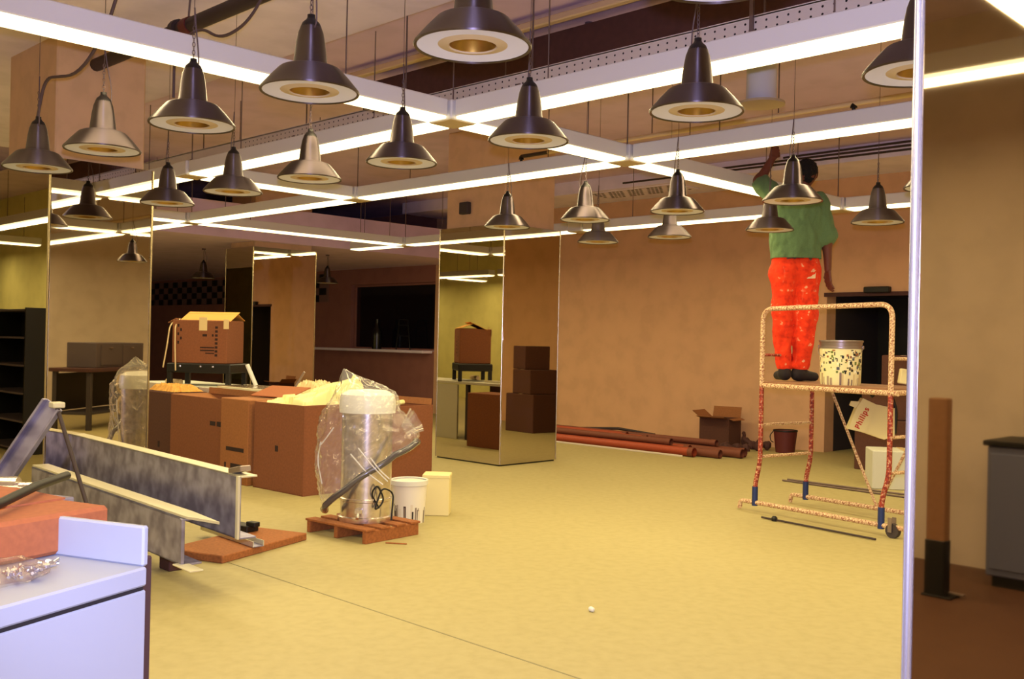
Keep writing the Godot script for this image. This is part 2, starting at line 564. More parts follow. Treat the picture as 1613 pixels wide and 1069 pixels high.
func bucket_texture(base: Color, label: bool) -> ImageTexture:
	var im := Image.create(256, 128, false, Image.FORMAT_RGB8)
	im.fill(base)
	var rng := RandomNumberGenerator.new()
	rng.seed = 12 if label else 13
	if label:
		im.fill_rect(Rect2i(0, 0, 256, 14), Color(0.72, 0.66, 0.6))
		for i in 200:
			var w := rng.randi_range(2, 6)
			var h := rng.randi_range(3, 11)
			var col: Color = [Color(0.06, 0.05, 0.05), Color(0.06, 0.05, 0.05), Color(0.35, 0.42, 0.16), Color(0.55, 0.30, 0.14), Color(0.95, 0.94, 0.85), Color(0.28, 0.30, 0.34)][rng.randi_range(0, 5)]
			im.fill_rect(Rect2i(rng.randi_range(0, 250), rng.randi_range(16, 86), w, h), col)
		for i in 60:
			var x := rng.randi_range(0, 252)
			im.fill_rect(Rect2i(x, rng.randi_range(88, 116), rng.randi_range(2, 5), 40), [Color(0.46, 0.38, 0.36), Color(0.80, 0.72, 0.52), Color(0.62, 0.54, 0.46)][rng.randi_range(0, 2)])
	else:
		for i in 70:
			var x := rng.randi_range(0, 252)
			var y := rng.randi_range(70, 92)
			im.fill_rect(Rect2i(x, y, rng.randi_range(2, 6), 128 - y), [Color(0.28, 0.22, 0.20), Color(0.50, 0.44, 0.40), Color(0.88, 0.84, 0.76), Color(0.16, 0.12, 0.12)][rng.randi_range(0, 3)])
		for i in 16:
			im.fill_rect(Rect2i(rng.randi_range(60, 110), rng.randi_range(10, 55), rng.randi_range(2, 5), rng.randi_range(2, 6)), Color(0.35, 0.22, 0.16))
	return ImageTexture.create_from_image(im)

# ------------------------------------------------------------------ room
func room_shell() -> void:
	struct("floor", sp(P(-28, -0.2, -0.9), P(2.4, 0, 14.2)), M.floor, "dusty yellowish floor of the unfinished hall", "floor")
	var fj := MB.new()
	fj.span(P(-11, 0, 2.975), P(2.0, 0.0012, 2.983)).span(P(-4.6, 0, 1.4), P(-1.2, 0.0012, 1.407))
	part(get_node("floor"), "floor_joint", fj.done(), M.joint)
	struct("floor_rear", sp(P(-12, -0.2, -4.1), P(2.4, 0, -0.9)), M.floor_dark, "dark brown bare floor reflected in the near mirror", "floor")
	var t0 := 11.74
	var t1 := 11.98
	var wf := MB.new()
	wf.span(P(-13.55, 0, t0), P(-6.07, 3.6, t1)).span(P(-6.07, 1.97, t0), P(-4.9, 3.6, t1)).span(P(-4.9, 0, t0), P(2.4, 3.6, t1))
	struct("wall_far", wf.done(), M.wall, "tan far wall behind the pipes and the scaffold", "wall")
	var ws := MB.new()
	ws.span(P(-28, 0, t0), P(-16.06, 3.6, t1)).span(P(-16.06, 0, t0), P(-13.55, 1.10, t1)).span(P(-16.06, 2.34, t0), P(-13.55, 3.6, t1))
	struct("wall_serving", ws.done(), M.wall_left, "dark reddish wall with the serving hatch at the back left", "wall")
	var ledge := struct("trim_1", sp(P(-17.3, 1.06, t0 - 0.22), P(-13.6, 1.11, t0 + 0.1), 0.01), M.beam_pale, "narrow ledge along the bottom of the serving hatch", "ledge")
	# hatch room
	var hr := MB.new()
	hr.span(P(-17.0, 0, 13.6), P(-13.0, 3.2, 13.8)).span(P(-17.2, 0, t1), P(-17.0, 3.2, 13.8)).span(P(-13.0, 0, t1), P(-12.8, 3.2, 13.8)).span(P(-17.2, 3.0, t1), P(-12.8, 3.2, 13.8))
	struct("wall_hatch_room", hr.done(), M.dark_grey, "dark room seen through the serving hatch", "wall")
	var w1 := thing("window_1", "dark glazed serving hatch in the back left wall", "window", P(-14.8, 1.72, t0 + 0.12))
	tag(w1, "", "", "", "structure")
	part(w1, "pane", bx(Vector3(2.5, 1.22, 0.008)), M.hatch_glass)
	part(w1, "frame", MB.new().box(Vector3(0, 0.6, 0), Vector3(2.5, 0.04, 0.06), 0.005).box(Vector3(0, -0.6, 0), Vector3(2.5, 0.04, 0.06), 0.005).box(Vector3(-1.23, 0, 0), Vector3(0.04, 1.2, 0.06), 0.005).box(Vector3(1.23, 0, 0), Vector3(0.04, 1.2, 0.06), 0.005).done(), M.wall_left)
	single("bottle", MB.new().lathe([Vector2(0, 0), Vector2(0.09, 0), Vector2(0.095, 0.25), Vector2(0.085, 0.34), Vector2(0.035, 0.44), Vector2(0.035, 0.56), Vector2(0, 0.56)], 20).done(), M.bottle, "dark bottle standing on the ledge of the serving hatch", "bottle", P(-15.05, 1.11, t0 - 0.12))
	var rack := thing("drying_rack", "dark wire rack behind the bottle in the serving hatch", "rack", P(-14.3, 1.11, t0 - 0.1))
	part(rack, "frame", MB.new().tube([Vector3(-0.2, 0, 0), Vector3(-0.12, 0.55, 0), Vector3(0.12, 0.55, 0), Vector3(0.2, 0, 0)], 0.012, 6).tube([Vector3(-0.16, 0.25, 0), Vector3(0.16, 0.25, 0)], 0.01, 6).tube([Vector3(-0.13, 0.45, 0), Vector3(0.13, 0.45, 0)], 0.01, 6).done(), M.black)
	# checkered frieze
	var fz := thing("checkered_frieze", "band of dark checkered tiles on the dim back left wall", "tile band", P(-27.0, 2.02, t0 - 0.002))
	part(fz, "backing", sp(Vector3(0, 0, 0), Vector3(10.2, 0.56, 0.012)), M.checker_light)
	var tm := bx(Vector3(0.235, 0.136, 0.012), 0.002)
	for i in 42:
		for j in 4:
			if (i + j) % 2 == 0:
				part(fz, "tile", tm, M.checker_dark, Transform3D(Basis.IDENTITY, Vector3(0.13 + i * 0.241, 0.07 + j * 0.14, 0.016)))
	# doorway
	var dr := MB.new()
	dr.span(P(-6.27, 0, t1), P(-6.07, 2.2, 13.2)).span(P(-4.9, 0, t1), P(-4.7, 2.2, 13.2)).span(P(-6.27, 2.0, t1), P(-4.7, 2.2, 13.2))
	var d1 := struct("door_1", dr.done(), M.dark_grey, "dark open doorway behind the scaffold", "doorway")
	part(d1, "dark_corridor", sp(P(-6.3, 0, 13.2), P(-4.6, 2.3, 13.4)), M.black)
	part(d1, "head_trim", sp(P(-6.1, 1.95, t0 - 0.02), P(-4.87, 2.0, t0)), M.beam_dark)
	single("door_closer", sp(Vector3(-0.16, 0, 0), Vector3(0.16, 0.075, 0.08), 0.01), M.black, "small black box fixed above the dark doorway", "box", P(-5.40, 1.985, t0))
	struct("wall_right", sp(P(2.4, -0.2, -4.1), P(2.6, 3.8, 12)), M.wall_rear, "tan wall on the right of the hall", "wall")
	struct("wall_rear", sp(P(-12, 0, -3.9), P(2.4, 3.6, -4.1)), M.wall_rear, "cream wall reflected in the near mirror", "wall")
	var wp := MB.new()
	wp.span(P(-28, 0, -0.9), P(-12, 3.6, -1.1)).span(P(-12.2, 0, -4.1), P(-12.0, 3.6, -0.9))
	struct("wall_partition", wp.done(), M.wall_pale, "pale yellow wall reflected in the mirror columns", "wall")
	struct("wall_left", sp(P(-28.2, -0.2, -1.1), P(-28, 3.8, 14.2)), M.wall_left, "dim end wall at the left of the hall", "wall")
	struct("ceiling", sp(P(-28.2, 3.6, -4.1), P(2.6, 3.8, 14.2)), M.ceiling, "pinkish concrete ceiling of the hall", "ceiling")
	struct("ceiling_low", sp(P(-28, 2.64, 4.6), P(-12.42, 3.12, t0)), M.ceiling, "lower ceiling over the back left area", "ceiling")
	struct("ceiling_soffit", sp(P(-12, 3.36, -3.9), P(2.4, 3.6, 4.05)), M.beam_pale, "pale dropped ceiling above the nearest pendants", "ceiling")
	struct("ceiling_beam_dark", sp(P(-7.0, 3.04, 5.2), P(2.4, 3.48, 5.46)), M.beam_dark, "dark beam across the ceiling behind the cable tray", "beam")
	struct("ceiling_beam_far", sp(P(-13.3, 3.42, 10.75), P(2.4, 3.6, t0)), M.beam_pale, "pale beam along the top of the far wall", "beam")
	# ends that close the hall behind the far wall
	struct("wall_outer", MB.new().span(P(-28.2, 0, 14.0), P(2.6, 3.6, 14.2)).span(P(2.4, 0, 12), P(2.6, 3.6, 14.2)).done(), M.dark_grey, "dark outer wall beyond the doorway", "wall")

# ------------------------------------------------------------------ things under the ceiling
func ceiling_services() -> void:
	var tr := thing("cable_tray", "long white perforated cable tray above the nearest cross row of lights", "cable tray", P(0, 2.80, 4.26))
	part(tr, "trough", MB.new().span(Vector3(-9.5, 0, 0), Vector3(2.35, 0.105, -0.004)).span(Vector3(-9.5, 0, 0), Vector3(2.35, 0.004, -0.22)).span(Vector3(-9.5, 0, -0.216), Vector3(2.35, 0.1, -0.22)).span(Vector3(-9.5, 0.094, 0), Vector3(2.35, 0.1, -0.018)).done(), M.tray)
	var hl := MB.new()
	for i in 150:
		for j in 2:
			var c := Vector3(-7.3 + i * 0.058, 0.034 + j * 0.036, 0.0006)
			for k in 6:
				hl.tri(c, c + Vector3(cos(TAU * k / 6), sin(TAU * k / 6), 0) * 0.0065, c + Vector3(cos(TAU * (k + 1) / 6), sin(TAU * (k + 1) / 6), 0) * 0.0065, Vector3.BACK, Vector3.BACK, Vector3.BACK)
	tag(part(tr, "perforations", hl.done(), M.hole), "", "", "", "stuff")
	for b in [-8.2, -6.6, -5.4, -4.2, -2.62, -1.0]:
		part(tr, "hanger", MB.new().tube([Vector3(b, 0.05, -0.11), Vector3(b, 0.78, -0.11)], 0.006, 6).box(Vector3(b, 0.02, -0.11), Vector3(0.03, 0.03, 0.24)).done(), M.rod)
	# bracket
	part(tr, "bracket", MB.new().box(Vector3(-2.62, 0.08, 0.008), Vector3(0.02, 0.2, 0.014)).box(Vector3(-2.62, -0.012, -0.08), Vector3(0.03, 0.014, 0.28)).done(), M.rod)
	single("conduit_rail", MB.new().span(Vector3(-8.0, 0, 0), Vector3(2.35, 0.05, 0.06), 0.008).done(), M.pipe_pale, "pale rail running along the dark ceiling beam", "rail", P(0, 3.5, 5.12))
	var pp := thing("sprinkler_pipe", "pale sprinkler pipe under the ceiling beyond the cable tray", "pipe", P(0, 3.08, 6.9))
	part(pp, "pipe", MB.new().tube([Vector3(-6.4, 0, 0), Vector3(2.35, 0, 0)], 0.02, 10).done(), M.pipe_pale)
	for b in [-6.75, -3.39]:
		part(pp, "sprinkler_head", MB.new().lathe([Vector2(0, -0.10), Vector2(0.028, -0.10), Vector2(0.028, -0.085), Vector2(0.012, -0.08), Vector2(0.014, -0.03), Vector2(0.026, -0.03), Vector2(0.02, 0.0), Vector2(0, 0.0)], 12, Vector3(b, 0, 0)).done(), M.black)
	part(pp, "pipe_end", MB.new().tube([Vector3(-6.4, 0, 0), Vector3(-6.6, 0, 0), Vector3(-6.75, 0, 0)], 0.018, 8).done(), M.pipe_dark)
	for b in [-5.2, -4.0, -2.0, -0.4]:
		part(pp, "hanger", MB.new().tube([Vector3(b, 0.01, 0), Vector3(b, 0.52, 0)], 0.005, 6).done(), M.rod)
	var cb := thing("cable_bundle", "dark cables fixed along the pale beam above the far doorway", "cable", P(0, 3.5, 10.68))
	for j in 3:
		part(cb, "cable", MB.new().tube([Vector3(-8.5 + j * 1.2, j * 0.035 - 0.03, 0.02), Vector3(-4, j * 0.045 - 0.04, 0.03), Vector3(2.3, j * 0.04 - 0.03, 0.02)], 0.014, 6).done(), M.pipe_dark)
	single("wall_pipe", MB.new().tube([Vector3(-10.4, 0, 0), Vector3(2.3, 0, 0)], 0.022, 8).done(), M.pipe_dark, "thin dark pipe along the upper part of the far wall", "pipe", P(0, 3.12, 11.71))
	var tk := thing("ceiling_track", "dark metal pipe with a red clamp under the ceiling at the upper left", "pipe", P(0, 3.2, 2.97))
	part(tk, "pipe", MB.new().tube([Vector3(-7.7, 0, 0), Vector3(-0.6, 0, 0)], 0.045, 12).done(), M.pipe_dark)
	part(tk, "end_cap", MB.new().tube([Vector3(-7.82, 0, 0), Vector3(-7.66, 0, 0)], 0.075, 12).done(), M.black)
	part(tk, "red_clamp", MB.new().tube([Vector3(-5.84, 0, 0), Vector3(-5.76, 0, 0)], 0.052, 12).done(), M.maroon)
	part(tk, "flange", MB.new().tube([Vector3(-5.95, 0, 0), Vector3(-5.9, 0, 0)], 0.065, 12).done(), M.pipe_dark)
	for b in [-7.2, -5.8, -4.0, -2.0]:
		part(tk, "hanger", MB.new().tube([Vector3(b, 0.03, 0), Vector3(b + 0.02, 0.17, 0)], 0.007, 6).done(), M.rod)
	# sagging cable near the upper left
	single("sagging_cable", MB.new().tube(arc_path([Vector3(-0.05, -0.25, 0), Vector3(-0.05, 0.05, 0), Vector3(0.25, 0.12, 0), Vector3(0.55, -0.02, 0.02), Vector3(0.85, 0.02, 0.02), Vector3(1.2, 0.38, 0)], 0.2), 0.009, 6).done(), M.wire, "thin cable sagging beside the dark ceiling pipe", "cable", P(-5.7, 2.98, 2.86))
	single("sagging_cable", MB.new().tube(arc_path([Vector3(-1.2, -0.1, 0), Vector3(-1.1, 0.12, 0), Vector3(-0.6, 0.05, 0), Vector3(-0.2, 0.28, 0), Vector3(0, 0.72, 0.0)], 0.2), 0.009, 6).done(), M.wire, "thin cable sagging between the two leftmost pendants", "cable", P(-4.9, 2.64, 2.2))
	var cf := thing("ceiling_speaker", "round white fitting with a flange behind the right pendant", "ceiling fitting", P(-3.55, 2.93, 5.9))
	part(cf, "can", MB.new().lathe([Vector2(0, 0.0), Vector2(0.10, 0.0), Vector2(0.10, 0.26), Vector2(0, 0.26)], 24).done(), M.white_enamel)
	part(cf, "flange", MB.new().lathe([Vector2(0, -0.02), Vector2(0.155, -0.02), Vector2(0.155, -0.004), Vector2(0.10, 0.0)], 28).done(), M.ring_beige)
	part(cf, "stem", MB.new().tube([Vector3(0, 0.25, 0), Vector3(0, 0.67, 0)], 0.012, 6).done(), M.rod)
	var vg := thing("ceiling_vent", "small perforated plate on the ceiling beyond the light crossing", "vent", P(-8.55, 3.415, 11.1))
	part(vg, "plate", bx(Vector3(1.6, 0.012, 0.55), 0.003), M.beam_pale)
	var vh := MB.new()
	for i in 22:
		for j in 5:
			if (i * 7 + j * 3) % 5 != 0:
				vh.box(Vector3(-0.7 + i * 0.066, -0.008, -0.2 + j * 0.1), Vector3(0.035, 0.004, 0.035))
	tag(part(vg, "perforations", vh.done(), M.hole), "", "", "", "stuff")

# ------------------------------------------------------------------ fluorescent grid
const GB := {0: -1.31, 1: -4.561, 2: -7.810, 3: -11.059, 4: -14.31, -1: 1.94}
const LH := 2.612

func strip(from: Vector3, to: Vector3, label: String) -> void:
	var d := to - from
	var L := d.length() - 0.24
	var t := thing("fluorescent_strip", label, "ceiling light", (from + to) * 0.5, atan2(-d.z, d.x), "fluorescent strips of the ceiling grid")
	part(t, "housing", MB.new().box(Vector3(0, 0.065, 0), Vector3(L, 0.10, 0.185), 0.006).done(), M.white_enamel)
	part(t, "lamp_tube", MB.new().box(Vector3(0, 0.008, 0), Vector3(L - 0.01, 0.016, 0.168), 0.003).done(), M.tube_glow)
	for s in [-1.0, 1.0]:
		part(t, "hanger", MB.new().tube([Vector3(s * L * 0.28, 0.11, 0), Vector3(s * L * 0.28, 0.72, 0)], 0.004, 5).done(), M.rod)
	var al := AreaLight3D.new()
	al.name = "tube_light"
	al.area_size = Vector2(L - 0.02, 0.16)
	al.area_normalize_energy = true
	al.light_color = Color(1.0, 0.91, 0.67)
	al.light_energy = 0.92 * L
	al.shadow_enabled = true
	al.area_range = 30.0
	t.add_child(al, true)
	al.transform = Transform3D(Basis(Vector3(1, 0, 0), Vector3(0, 0, -1), Vector3(0, 1, 0)), Vector3(0, -0.006, 0))

func light_grid() -> void:
	var rows := {"B0": 0.76, "B1": 4.06, "B2": 5.76, "B3": 9.0, "Bm": -2.5}
	var names := {"B0": "overhead row out of view", "B1": "nearest cross row", "B2": "middle cross row", "B3": "farthest cross row", "Bm": "row behind the camera"}
	var place := ["right end", "right of the first crossing", "between first and second crossings", "left of the second crossing", "left of the third crossing", "far left end"]
	for r in ["B1", "B2", "B3", "B0", "Bm"]:
		var xs := [1.94, -1.31, -4.561, -7.810, -11.059]
		if r == "B2" or r == "B3": xs.append(-12.36)
		if r == "B0": xs.append_array([-14.31, -17.56])
		if r == "Bm": xs = [1.94, -1.31, -4.561]
		for i in xs.size() - 1:
			strip(P(xs[i + 1], LH, rows[r]), P(xs[i], LH, rows[r]), "lit fluorescent strip, %s, %s" % [names[r], place[mini(i, 5)] if not (r == "B0" and i == 5) else "beyond the partition"])
	var runs := [
		[-4.561, 0.76, 4.06, "long lit strip at the upper left, from the picture edge to the first crossing"],
		[-4.561, 4.06, 5.76, "short lit strip between the two crossings right of centre"],
		[-4.561, 5.76, 9.0, "lit strip running from the right crossing towards the raised arm of the worker"],
		[-7.810, 4.06, 5.76, "short lit strip between the two crossings left of centre"],
		[-11.059, 4.06, 5.76, "lit strip running behind the left mirror column"],
		[-11.059, 5.76, 9.0, "lit strip running to the crossing in front of the serving hatch"],
		[-4.561, -2.5, 0.76, "lit strip over the camera, out of view"],
		[-1.31, -2.5, 0.76, "lit strip glimpsed in the near mirror at the upper right"],
		[-1.31, 4.06, 5.76, "lit strip right of the worker, seen only in mirrors"],
		[-1.31, 5.76, 9.0, "lit strip towards the doorway, seen only in mirrors"],
	]
	runs.append([-16.0, -0.66, 0.62, "lit strip beyond the partition, nearer to the mirror columns"])
	runs.append([-18.2, -0.6, 2.2, "lit strip beyond the partition, farther from the mirror columns"])
	for q in runs: strip(P(q[0], LH, q[1]), P(q[0], LH, q[2]), q[3])
	var jl := {"4.06_-4.561": "where the long near strips cross at the centre", "5.76_-4.561": "right of centre above the pendants", "4.06_-7.81": "left of centre beside a small pendant", "5.76_-7.81": "above the brown cardboard boxes", "5.76_-11.059": "right of the left mirror column", "9.0_-11.059": "in front of the serving hatch", "9.0_-7.81": "right of the middle mirror column", "9.0_-4.561": "beside the shoulder of the worker"}
	for r in ["B0", "B1", "B2", "B3"]:
		for b in [-1.31, -4.561, -7.810, -11.059]:
			var k := "%s_%s" % [rows[r], b]
			var j := thing("junction_box", "white junction of the light grid " + (jl[k] if jl.has(k) else "%s, number %s from the right" % [names[r], ["one", "two", "three", "four"][[-1.31, -4.561, -7.810, -11.059].find(b)]]), "light junction", P(b, LH, rows[r]), 0.0, "junctions of the light grid")
			part(j, "body", MB.new().box(Vector3(0, 0.06, 0), Vector3(0.215, 0.115, 0.215), 0.008).done(), M.white_enamel)
			part(j, "cover_plate", bx(Vector3(0.19, 0.006, 0.19), 0.002, Vector3(0, 0.001, 0)), M.ring_beige)
			part(j, "hanger", MB.new().tube([Vector3(0, 0.11, 0), Vector3(0, 0.74, 0)], 0.005, 6).done(), M.rod)

# ------------------------------------------------------------------ pendants
func make_pendant(top: float) -> Node3D:
	var t := thing("dome_pendant", "", "pendant lamp", Vector3(0, -5, 0), 0.0, "brushed metal dome pendants")
	var shade := MB.new().lathe([Vector2(0.168, 0.003), Vector2(0.176, 0.0), Vector2(0.1785, 0.005), Vector2(0.176, 0.011), Vector2(0.143, 0.050), Vector2(0.112, 0.083), Vector2(0.105, 0.088), Vector2(0.092, 0.093), Vector2(0.064, 0.1005), Vector2(0.0625, 0.104), Vector2(0.0605, 0.106), Vector2(0.052, 0.178), Vector2(0.045, 0.216), Vector2(0.037, 0.238)], 48)
	part(t, "shade", shade.done(), M.brushed_aluminium)
	part(t, "cap", MB.new().lathe([Vector2(0.038, 0.236), Vector2(0.031, 0.252), Vector2(0.018, 0.264), Vector2(0.014, 0.272), Vector2(0.014, 0.282), Vector2(0, 0.284)], 24).done(), M.lamp_cap)
	var rd := part(t, "reflector_disc", MB.new().lathe([Vector2(0.105, 0.008), Vector2(0.168, 0.004)], 48, Vector3.ZERO).done(), M.reflector_white)
	part(rd, "inner_ring", MB.new().lathe([Vector2(0.070, 0.007), Vector2(0.074, 0.003), Vector2(0.105, 0.008)], 48).done(), M.ring_beige)
	part(rd, "gold_reflector", MB.new().lathe([Vector2(0.0, 0.082), Vector2(0.022, 0.078), Vector2(0.052, 0.05), Vector2(0.070, 0.007)], 40).done(), M.gold)
	var ch := MB.new()
	for i in 8:
		var y := 0.292 + i * 0.017
		var r := Basis(Vector3.UP, PI / 2 * (i % 2))
		var ring := []
		for k in 9: ring.append(r * Vector3(0.0055 * cos(TAU * k / 8), 0.0105 * sin(TAU * k / 8), 0) + Vector3(0, y, 0))
		ch.tube(ring, 0.0017, 5, false)
	part(t, "chain", ch.done(), M.wire)
	part(t, "suspension_wire", MB.new().tube([Vector3(0, 0.42, 0), Vector3(0, top, 0)], 0.0016, 5).lathe([Vector2(0, top - 0.02), Vector2(0.03, top - 0.02), Vector2(0.03, top), Vector2(0, top)], 12).done(), M.wire)
	part(t, "cord", MB.new().tube(arc_path([Vector3(0.036, 0.225, 0.01), Vector3(0.058, 0.24, 0.016), Vector3(0.056, 0.32, 0.016), Vector3(0.02, 0.42, 0.006), Vector3(0.004, 0.50, 0.0)], 0.05), 0.0032, 6).done(), M.wire)
	return t

func pendants() -> void:
	var rows := [
		[2.05, [[-5.67, "dim dome pendant at the far left, first of the nearest row"], [-4.84, "dome pendant at the upper left, second of the nearest row"], [-3.95, "dome pendant under the long left strip, third of the nearest row"], [-3.08, "tall dome pendant with its chain in view, left of the largest one"], [-2.22, "largest dome pendant at the top centre with a gold inner bowl"], [-1.36, "dome pendant cut off by the top edge right of centre"]]],
		[3.18, [[-6.45, "dome pendant half hidden by the left mirror column"], [-5.59, "small dome pendant beside the left light crossing"], [-4.76, "dome pendant below the tall pendant, its right side glowing"], [-3.95, "dome pendant glowing yellow below the central crossing"], [-3.07, "dome pendant with white disc just right of the central crossing"], [-2.19, "large dome pendant at the upper right with a round white fitting behind"], [-1.34, "dome pendant cut off by the edge of the near mirror"]]],
		[5.48, [[-5.5, "dome pendant nearest to the middle mirror column"], [-4.71, "dark dome pendant left of the paired glowing one, third row"], [-3.91, "dome pendant with a bright top, above a darker one, right of centre"], [-3.07, "dome pendant hiding the head of the worker"], [-2.2, "dome pendant of the third row hidden by the near mirror"]]],
		[6.74, [[-5.64, "small dark pendant in the farthest row, second from the mirror column"], [-4.88, "small dark pendant under the bright topped one"], [-3.96, "dome pendant half hidden by the left side of the worker"], [-3.12, "dark dome pendant right of the worker above the doorway"], [-2.25, "dome pendant of the farthest row hidden by the near mirror"]]],
		[9.43, [[-13.55, "distant dark pendant left of the serving hatch"]]],
		[7.69, [[-14.35, "distant dim pendant in front of the checkered band"]]],
	]
	var made := {}
	for r in rows:
		var top: float = 1.18 if r[0] < 4.0 else (0.46 if r[1][0][0] < -12.5 else 1.42)
		for q in r[1]:
			var at := P(q[0], 2.18, r[0])
			if not made.has(top):
				made[top] = make_pendant(top)
				made[top].position = at
				made[top].set_meta("label", q[1])
			else:
				dup(made[top], "dome_pendant", q[1], at, fposmod(q[0] * 7.3, TAU) if q[0] != -3.08 else 0.0)

# ------------------------------------------------------------------ mirror columns
func column(label: String, b0: float, b1: float, a0: float, a1: float, top: float) -> void:
	var t := thing("mirror_column", label, "column", P((b0 + b1) * 0.5, 0, (a0 + a1) * 0.5), 0.0, "mirror clad columns")
	var w := b1 - b0
	var d := a1 - a0
	part(t, "plaster_core", bx(Vector3(w - 0.1, 3.6, d - 0.1), 0.01, Vector3(0, 1.8, 0)), M.plaster)
	var hh := top - 0.015
	for s in [-1.0, 1.0]:
		part(t, "mirror_panel", bx(Vector3(w - 0.012, hh, 0.012), 0.001, Vector3(0, 0.015 + hh * 0.5, s * (d * 0.5 - 0.006))), M.mirror)
		part(t, "mirror_panel", bx(Vector3(0.012, hh, d - 0.026), 0.001, Vector3(s * (w * 0.5 - 0.006), 0.015 + hh * 0.5, 0)), M.mirror)
	for sx in [-1.0, 1.0]:
		for sz in [-1.0, 1.0]:
			part(t, "edge_trim", bx(Vector3(0.014, hh, 0.014), 0.004, Vector3(sx * (w * 0.5 - 0.003), 0.015 + hh * 0.5, sz * (d * 0.5 - 0.003))), M.brass_trim)
	part(t, "plinth", bx(Vector3(w - 0.03, 0.02, d - 0.03), 0.0, Vector3(0, 0.01, 0)), M.black)

func mirror_columns() -> void:
	column("mirror clad column at the left edge reflecting the wrapped pot", -8.1, -7.1, 2.65, 3.39, 2.50)
	column("mirror clad column in the middle of the hall reflecting boxes", -8.45, -7.434, 7.37, 8.243, 2.53)
	column("distant mirror clad column behind the taped carton", -13.25, -12.5, 7.45, 8.5, 2.56)
	var n := thing("near_mirror", "tall near mirror panel at the right edge with a bright metal trim", "mirror", P(0, 0, 1.2))
	part(n, "glass", sp(Vector3(-0.503, 0, 0), Vector3(0.5, 3.36, -0.012)), M.mirror_near)
	part(n, "backing", sp(Vector3(-0.495, 0, -0.012), Vector3(0.5, 3.36, -0.4)), M.plaster)
	part(n, "metal_trim", MB.new().tube([Vector3(-0.508, 0, 0.001), Vector3(-0.508, 3.36, 0.001)], 0.006, 14).done(), M.chrome)
	single("small_wall_speaker", bx(Vector3(0.14, 0.13, 0.06), 0.008), M.dark_grey, "small square box high on the plaster of the middle column", "box", P(-8.07, 2.74, 7.39))

